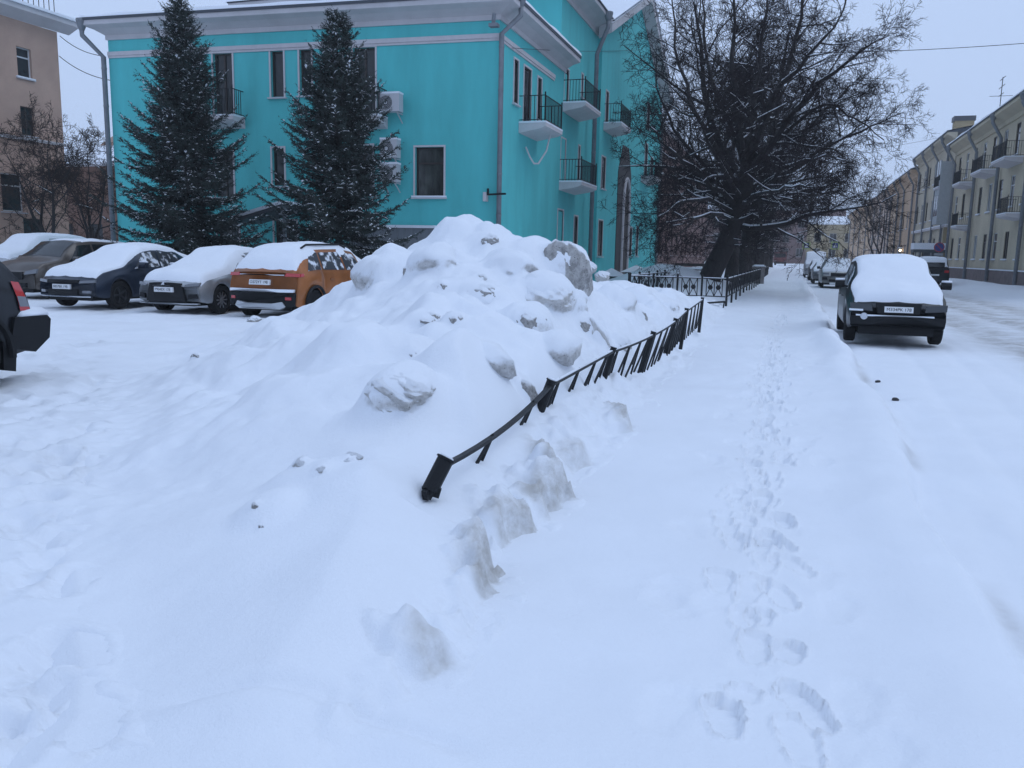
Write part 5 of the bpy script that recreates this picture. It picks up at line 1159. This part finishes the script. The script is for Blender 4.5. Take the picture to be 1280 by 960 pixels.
# --- small bare trees behind the parked cars, left
g3 = Grower(5, .012); g3.cfg = dict(levels=4, nseg=[5, 5, 4, 4, 3], wig=.20, up=[.08, .05, .03, .02, 0], kids=[9, 7, 6, 4, 0], ratio=.55, minL=.15)
for dv in (V3((.3, .1, 1)), V3((-.35, .1, 1)), V3((.05, -.3, 1))): g3.branch(V3((0, 0, .3)), dv.normalized(), 6.0, .10, 0)
proto = None
for i, (px, Y_, s_, lb) in enumerate([(66, 30, 1.0, 'bare apple-like tree with crooked stems behind the brown crossover'), (28, 33, 1.05, 'bare spreading tree before the beige house at the left edge'), (112, 33, .95, 'bare thin tree before the reddish outbuilding'), (98, 58, 1.35, 'hazy bare tree rising over the snowy outbuilding roof'), (138, 62, 1.3, 'hazy bare tree by the left end of the turquoise house')]):
    if proto is None:
        proto = empty('bare_tree'); m_ = MB(); m_.tube([(0, 0, -.3), (.02, 0, .15), (0, .02, .45)], [.20, .16, .13], 10); m_.build('trunk', BARK, proto, None, True); tree_parts(proto, g3, BARK, TWIG2, snow=.35); o = proto
    else: o = copy_tree(proto)
    p = onY(px, 300, Y_); o.location = (p.x, Y_, .0); o.rotation_euler = (0, 0, 1.3*i); o.scale = (s_*.98, s_*.98, s_); tag(o, lb, 'tree', 'bare trees behind the parking')
o = copy_tree(proto); p = onX(1113, 300, 10.6); o.location = (10.6, 118, 0); o.scale = (1.25, 1.25, 1.6); tag(o, 'small bare tree against the sky on the right pavement', 'tree')
# undergrowth under the left trees
r_ = random.Random(8); S_ = []
for k in range(900):
    p = V3((r_.uniform(-46, -27), r_.uniform(28, 36), 0)); d = V3((r_.gauss(0, .3), r_.gauss(0, .3), 1)).normalized(); L = r_.uniform(.8, 2.2)
    q = p+d*L; S_.append((*p, *q, .012, .006)); 
    for j in range(3): b = p.lerp(q, r_.uniform(.3, .9)); S_.append((*b, *(b+V3((r_.gauss(0, .4), r_.gauss(0, .4), r_.uniform(.1, .5)))), .008, .005))
bush = share('bare_undergrowth', segs_mesh('bare_undergrowth', S_, 3, TWIG2)); tag(bush, 'thicket of bare brown shrubs behind the parked cars', 'shrubs', kind='stuff')

# ------------------------------------------------------------------ spruces
NEEDLE = mat('spruce_needles', (.016, .030, .026), .75, var=.5, vscale=3)
def spruce(root, H, R, seed, z0=.25):
    r = random.Random(seed); N = []; NF = []; SV = []; SF = []; B = []
    def shoot(p, d, L, snowp):
        o = d.orthogonal().normalized(); o2 = d.cross(o); n = max(5, int(L/.030)); ph = r.random()*6
        q = p+d*L
        if L > .30: B.append((*p, *q, .009, .005))
        for k in range(n):
            t = (k+.5)/n; a_ = ph+k*2.4; s = (o*math.cos(a_)+o2*math.sin(a_)); b = p+d*(L*t); tip = b+(s*.75+d*.65)*r.uniform(.045, .075); w = d.cross(s)*.013; i = len(N)
            N.extend([b-w, b+w, tip]); NF.append((i, i+1, i+2))
        if r.random() < snowp*(.9 if math.sin(p.x*3.1+p.z*4.3)*math.sin(p.y*3.7-p.z*2.9) > .15 else .25):
            up = V3((0, 0, .018)); sd_ = d.cross(V3((0, 0, 1))); sd_ = sd_.normalized()*r.uniform(.014, .045) if sd_.length > .01 else V3((.02, 0, 0))
            t0, t1 = r.uniform(0, .3), r.uniform(.55, 1); a_, b = p+d*(L*t0)+up*.6, p+d*(L*t1)+up*.6; m_ = (a_+b)/2+up; i = len(SV)
            SV.extend([a_, m_-sd_, b, m_+sd_, m_+up*.7]); SF.extend([(i, i+1, i+4), (i+1, i+2, i+4), (i+2, i+3, i+4), (i+3, i, i+4)])
    z = z0
    while z < H-.1:
        f = (z-z0)/(H-z0); rad = R*(1-f)**.86*(1-.14*math.exp(-f*12))+.06; nb = r.randint(6, 8) if f < .8 else 5; a0 = r.random()*6.28
        for b in range(nb):
            az = a0+b*2*math.pi/nb+r.gauss(0, .18); L = rad*r.uniform(.66, 1.22); slope = (-.36+.9*f)+r.gauss(0, .07); hd = V3((math.cos(az), math.sin(az), 0)); n = max(3, int(L/.16)); p = V3((0, 0, z+r.uniform(-.08, .08)))
            pts = [p]
            for k in range(n): t = (k+1)/n; pts.append(p+hd*(L*t)+V3((0, 0, L*(slope*t+.30*t*t*t))))
            for k in range(n): B.append((*pts[k], *pts[k+1], .022*(1-k/n)+.006, .022*(1-(k+1)/n)+.006))
            sd_ = V3((-hd.y, hd.x, 0))
            for k in range(1, n+1):
                t = k/n; d = (pts[k]-pts[k-1]).normalized()
                if t < .10: continue
                for s in (1, -1):
                    for rep in range(3):
                        sl = (.20+.46*(1-t)*min(1, L))*r.uniform(.55, 1.2); dd = (d*r.uniform(.5, .9)+sd_*s*r.uniform(.6, 1)+V3((0, 0, r.uniform(-.42, .12)))).normalized(); q = pts[k-1].lerp(pts[k], r.random())
                        shoot(q, dd, sl, .17+.25*t)
                        if sl > .22:
                            for z_ in range(2): shoot(q+dd*sl*r.uniform(.3, .7), (dd+V3((r.gauss(0, .5), r.gauss(0, .5), r.gauss(-.1, .3)))).normalized(), sl*.5, .22)
                        
            shoot(pts[-1], (pts[-1]-pts[-2]).normalized(), .20, .4)
        z += (.15+.11*(1-f))*r.uniform(.85, 1.15)
    for k in range(10): shoot(V3((0, 0, H-.5+.05*k)), V3((r.gauss(0, .5), r.gauss(0, .5), 1)).normalized(), .16, .2)
    m_ = MB(); m_.tube([(0, 0, -.3), (0, 0, .5), (0, 0, H*.5), (0, 0, H)], [.15, .12, .07, .012], 8); m_.build('trunk', BARK, root, None, True)
    share('boughs', segs_mesh('boughs', B, 3, BARK), root)
    o = mesh_obj('needles', N, NF, NEEDLE, root); tag(o, kind='stuff')
    o = mesh_obj('needle_snow', SV, SF, SNOW, root); tag(o, kind='stuff')
for px, pyt, Y_, R_, sd_, lb in [(236, -2, 22.3, 2.85, 3, 'tall snow-dusted spruce left of the entrance canopy'), (424, 14, 21.8, 2.6, 7, 'snow-dusted spruce right of the entrance canopy, before the air conditioners')]:
    b = onY(px, 310, Y_); H_ = onY(px, pyt, Y_).z; s = empty('spruce', (b.x, Y_, 0)); tag(s, lb, 'tree', 'spruces before the turquoise house'); spruce(s, H_, R_, sd_)

# ------------------------------------------------------------------ low rosette fence by the lime trees
FZ = .22; FH = .62
def rosette_panel(root, M, L):
    p = MB(); p.bar((0, 0, .08), (L, 0, .08), .03, .03); p.bar((0, 0, FH), (L, 0, FH), .03, .03)
    n = 2; w = L/n
    for k in range(n+1): p.bar((min(max(k*w, .10), L-.10), 0, .08), (min(max(k*w, .10), L-.10), 0, FH), .024)
    for k in range(n):
        a_, b = k*w+(.1 if k == 0 else 0), (k+1)*w-(.1 if k == n-1 else 0); p.bar((a_, 0, .08), (b, 0, FH), .02); p.bar((a_, .004, FH), (b, .004, .08), .02)
    o = p.build('panel', BLACK, root, M)
    for k in range(n):
        r = MB(); cx = (k*w+(.1 if k == 0 else 0)+(k+1)*w-(.1 if k == n-1 else 0))/2; c = V3((cx, 0, (FH+.08)/2))
        r.lathe([(.075, -.02), (.075, .02), (.04, .035)], c, 'y', 8); r.build('rosette', BLACK, o)
    s = MB(); s.box(0, L, -.012, .012, FH+.016, FH+.034); s.build('rail_snow', SNOW, o)
def fence_run(name, label, a_, b, n):
    r = empty(name, tuple(a_)); tag(r, label, 'fence', 'low black rosette fences'); d = b-a_; L = d.length/n; an = math.atan2(d.y, d.x)
    for k in range(n+1):
        q = V3((L*k, 0, 0)); m = MB(); M = Matrix.Rotation(an, 4, 'Z'); m.tube([q+V3((0, 0, -.3)), q+V3((0, 0, FH+.06))], .032, 8); m.lathe([(.045, 0), (.045, .03), (.01, .06)], (q.x, 0, FH+.06), 'z', 8); m.build('post', BLACK, r, M)
        if k < n: rosette_panel(r, Matrix.Rotation(an, 4, 'Z') @ Matrix.Translation((L*k+.04, 0, 0)), L-.08)
fc = onZ(908, 371, FZ+.08); fc.z = FZ; fl = onZ(785, 360.5, FZ+.08); fl.z = FZ; fl = V3((fl.x*fc.y/fl.y*1.0, fc.y+.3, FZ))
fence_run('rosette_fence', 'low black rosette fence crossing the lawn in front of the leaning tree', fl, fc, 4)
fence_run('rosette_fence', 'low black rosette fence running along the pavement to the stone pillar', fc+V3((.0, .06, 0)), V3((fc.x+.15, 50, FZ)), 11)
fence_run('rosette_fence', 'low black rosette fence running back towards the turquoise house', fl+V3((-.05, .06, 0)), fl+V3((.1, 9, 0)), 5)
# fence beyond the pillar
fence_run('rosette_fence', 'low dark fence along the pavement beyond the stone pillar', V3((-1.9, 53, .1)), V3((-2.0, 80, .1)), 12)
# stone pillar
pp = onZ(951, 351, 0.05); pil = empty('stone_pillar', (pp.x, 50.8, 0)); tag(pil, 'short grey stone pillar with snowy cap by the pavement', 'pillar')
STONE = mat('grey_granite', (.22, .20, .20), .85, var=.3, vscale=4, bump=.5)
m_ = MB(); m_.box(-.32, .32, -.32, .32, -.2, .9); m_.build('shaft', STONE, pil); m_ = MB(); m_.box(-.38, .38, -.38, .38, .9, 1.0); m_.build('cap', STONE, pil)
m_ = MB(); m_.box(-.37, .37, -.37, .37, 1.002, 1.04); m_.box(-.28, .28, -.28, .28, 1.04, 1.10); m_.build('cap_snow', SNOW, pil, smooth=False)
# snow-capped stone bollards or lights near the turquoise house steps
for i, (px, py, Y_, w, lb) in enumerate([(764, 350, 37.0, .85, 'nearer'), (795, 347, 42.0, .95, 'farther')]):
    p = onY(px, py, Y_); r = empty('bin_shelter', (p.x, Y_, 0)); tag(r, 'low dark box with pyramid snow cap by the turquoise house, the %s one' % lb, 'box', 'snow-capped boxes by the house')
    zt = onY(px, 345 if i == 0 else 340, Y_).z
    m_ = MB(); m_.box(-w*.5, w*.5, -w*.5, w*.5, -.1, zt); m_.build('body', mat('dark_green_box', (.05, .06, .06), .7), r)
    m_ = MB(); q = w*.72; m_.add([(-q, -q, zt), (q, -q, zt), (q, q, zt), (-q, q, zt), (0, 0, zt+.36)], [(0, 1, 4), (1, 2, 4), (2, 3, 4), (3, 0, 4), (3, 2, 1, 0)]); m_.build('snow_cap', SNOW, r)
# bench or pipe run behind the drift
pa, pb = onY(842, 336, 44), onY(882, 334, 44); bn = empty('snowy_bench', (pa.x, 44, 0)); tag(bn, 'dark bench with snowy seat behind the drift left of the trunk', 'bench')
L_ = pb.x-pa.x; zb = pa.z
m_ = MB(); m_.box(0, L_, 0, .4, zb-.06, zb); m_.build('seat', DARKW, bn); m_ = MB(); m_.box(0, L_, .36, .42, zb+.15, zb+.3); m_.build('backrest', DARKW, bn)
for x_ in (.15, L_-.2): m_ = MB(); m_.box(x_, x_+.06, .02, .4, 0, zb-.06); m_.box(x_, x_+.06, .37, .41, zb, zb+.15); m_.build('leg', BLACK, bn)
m_ = MB(); m_.box(.02, L_-.02, -.01, .34, zb+.002, zb+.10); m_.build('seat_snow', SNOW, bn)

# ------------------------------------------------------------------ signs, lamp, wires
POLE = mat('grey_pole', (.20, .21, .22), .6)
ns = onX(1174, 309, 10.4); np_ = empty('no_parking_sign', (ns.x, ns.y, 0)); tag(np_, 'round blue and red no-parking sign on the right pavement', 'road sign')
m_ = MB(); m_.tube([(0, .06, 0), (0, .06, ns.z+.5)], .03, 8); m_.build('pole', POLE, np_)
SB, SR = mat('sign_blue', (.03, .05, .22), .5), mat('sign_red', (.35, .03, .05), .5)
m_ = MB(); m_.lathe([(.36, 0), (.36, -.02)], (0, 0, ns.z), 'y', 28); d_ = m_.build('disc', SB, np_)
m_ = MB(); m_.tube([(.33*math.cos(t), -.025, ns.z+.33*math.sin(t)) for t in np.linspace(0, 2*math.pi, 29)], .035, 6); m_.bar((-.22, -.025, ns.z+.22), (.22, -.025, ns.z-.22), .02, .07); m_.build('ring', SR, d_)
m_ = MB(); m_.box(-.3, .3, -.01, .01, ns.z-.62, ns.z-.45); m_.build('plate', mat('plate_grey', (.35, .36, .38), .5), np_)
# pedestrian crossing signs on a span wire
CW = mat('sign_lime', (.34, .42, .16), .5); WH = mat('sign_white', (.6, .62, .64), .5)
for (px, py, Y_, sz, lb) in [(1008, 307, 118, 1.0, 'square pedestrian crossing sign with lime border hung over the street, left one'), (1044, 307, 112, 1.0, 'square pedestrian crossing sign with lime border hung over the street, right one')]:
    p = onY(px, py, Y_); r = empty('crossing_sign', tuple(p)); tag(r, lb, 'road sign', 'hanging crossing signs')
    m_ = MB(); m_.box(-sz/2, sz/2, 0, .04, -sz/2, sz/2); m_.build('border', CW, r); m_ = MB(); m_.box(-sz*.32, sz*.32, -.015, -.001, -sz*.32, sz*.32); b_ = m_.build('blue_field', SB, r)
    m_ = MB(); m_.prism([(-sz*.26, -.02, -sz*.24), (sz*.26, -.02, -sz*.24), (0, -.02, sz*.26)], (0, .004, 0)); m_.build('white_triangle', WH, b_)
    m_ = MB(); m_.bar((0, .02, sz/2), (0, .02, sz/2+.8), .03); m_.build('hanger', BLACK, r)
def wire(label, a_, b, r=.012, sag_=.5):
    m = MB(); a_, b = V3(a_), V3(b); m.tube([a_.lerp(b, k/14)+V3((0, 0, -sag_*4*(k/14)*(1-k/14))) for k in range(15)], r, 4); tag(m.build('overhead_wire', mat('wire', (.03, .03, .035), .7)), label, 'wire')
w0, w1 = onY(960, 303, 115), onY(1090, 303, 115); wire('thin span wire carrying the hanging crossing signs', (-10, 115, w0.z+1.2), (12.4, 115, w1.z+1.3), .02, .2)
wire('thin wire from the lime tree to the roofs on the right, upper', onY(1010, 66, 38), onY(1330, 50, 38), .014, .1)
wire('thin wire across the sky above the right-hand roofs, lower', onY(1000, 200, 60), onX(1185, 170, 12.4), .014, .1)
wire('thin wire between the beige and turquoise houses, upper', onX(75, 45, X_b+.01), onY(130, 70, 30), .02, .2)
wire('thin wire between the beige and turquoise houses, lower', onX(74, 70, X_b+.01), (-24.8, 26.2, onY(130, 100, 26).z), .02, .2)
wire('thin wire along the street front of the turquoise house', onX(640, 60, -9.45), onX(800, 62, -9.3), .012, .1)
# lit lamp on the right-hand house wall
lp = onX(1125, 313, 12.2); ll = empty('lit_lamp', tuple(lp)); tag(ll, 'small glowing lamp over a doorway on the right side of the street', 'lamp')
m_ = MB(); m_.lathe([(.05, -.15), (.14, -.08), (.17, 0), (.13, .09), (.04, .15)], (0, 0, 0), 'z', 14); m_.build('globe', mat('lamp_glow', (.9, .8, .6), .5, emit=(1, .86, .62, 5.0)), ll, smooth=True)
m_ = MB(); m_.bar((0, 0, .22), (0, 0, .42), .05); m_.bar((0, 0, .42), (.28, 0, .42), .05); m_.build('bracket', BLACK, ll)
m_ = MB(); m_.lathe([(.34, .24), (.3, .30), (.08, .38)], (0, 0, 0), 'z', 14); m_.build('hood', SNOW, ll)
# snow-topped projecting shop sign over a doorway
q0, q1 = onX(1146, 308, 10.9), onX(1167, 308, 10.9); cy_ = 80.6
cn = empty('door_canopy', (XR, cy_, 0)); tag(cn, 'snow-topped canopy jutting from the pale ochre house', 'canopy')
zc = onY(1156, 312, cy_).z
m_ = MB(); m_.box(-2.6, 0, -.9, .9, zc-.25, zc); m_.build('roof', mat('canopy_dark', (.06, .07, .08), .6), cn); m_ = MB(); m_.box(-2.62, -.001, -.92, .92, zc+.002, zc+.55); m_.build('roof_snow', SNOW, cn)
for x_ in (-2.4, -1.2): m_ = MB(); m_.tube([(x_, -.8, 0), (x_, -.8, zc-.25)], .07, 8); m_.build('post', POLE, cn)
m_ = MB(); m_.box(-1.6, -.05, .6, .7, 0, zc-.25); m_.build('side_screen', mat('screen_grey', (.12, .13, .15), .5), cn)

# ------------------------------------------------------------------ winter air
hz = MB(); hz.box(-410, 410, -70, 810, -1.6, 26); HZ = bpy.data.materials.new('winter_air'); HZ.use_nodes = True; t = HZ.node_tree; t.nodes.clear()
ho = t.nodes.new('ShaderNodeOutputMaterial'); hv = t.nodes.new('ShaderNodeVolumePrincipled'); hv.inputs['Color'].default_value = (.97, .985, 1.0, 1); hv.inputs['Density'].default_value = .0010; t.links.new(hv.outputs[0], ho.inputs['Volume'])
tag(hz.build('haze', HZ), 'thin winter haze filling the street', 'haze', kind='stuff')
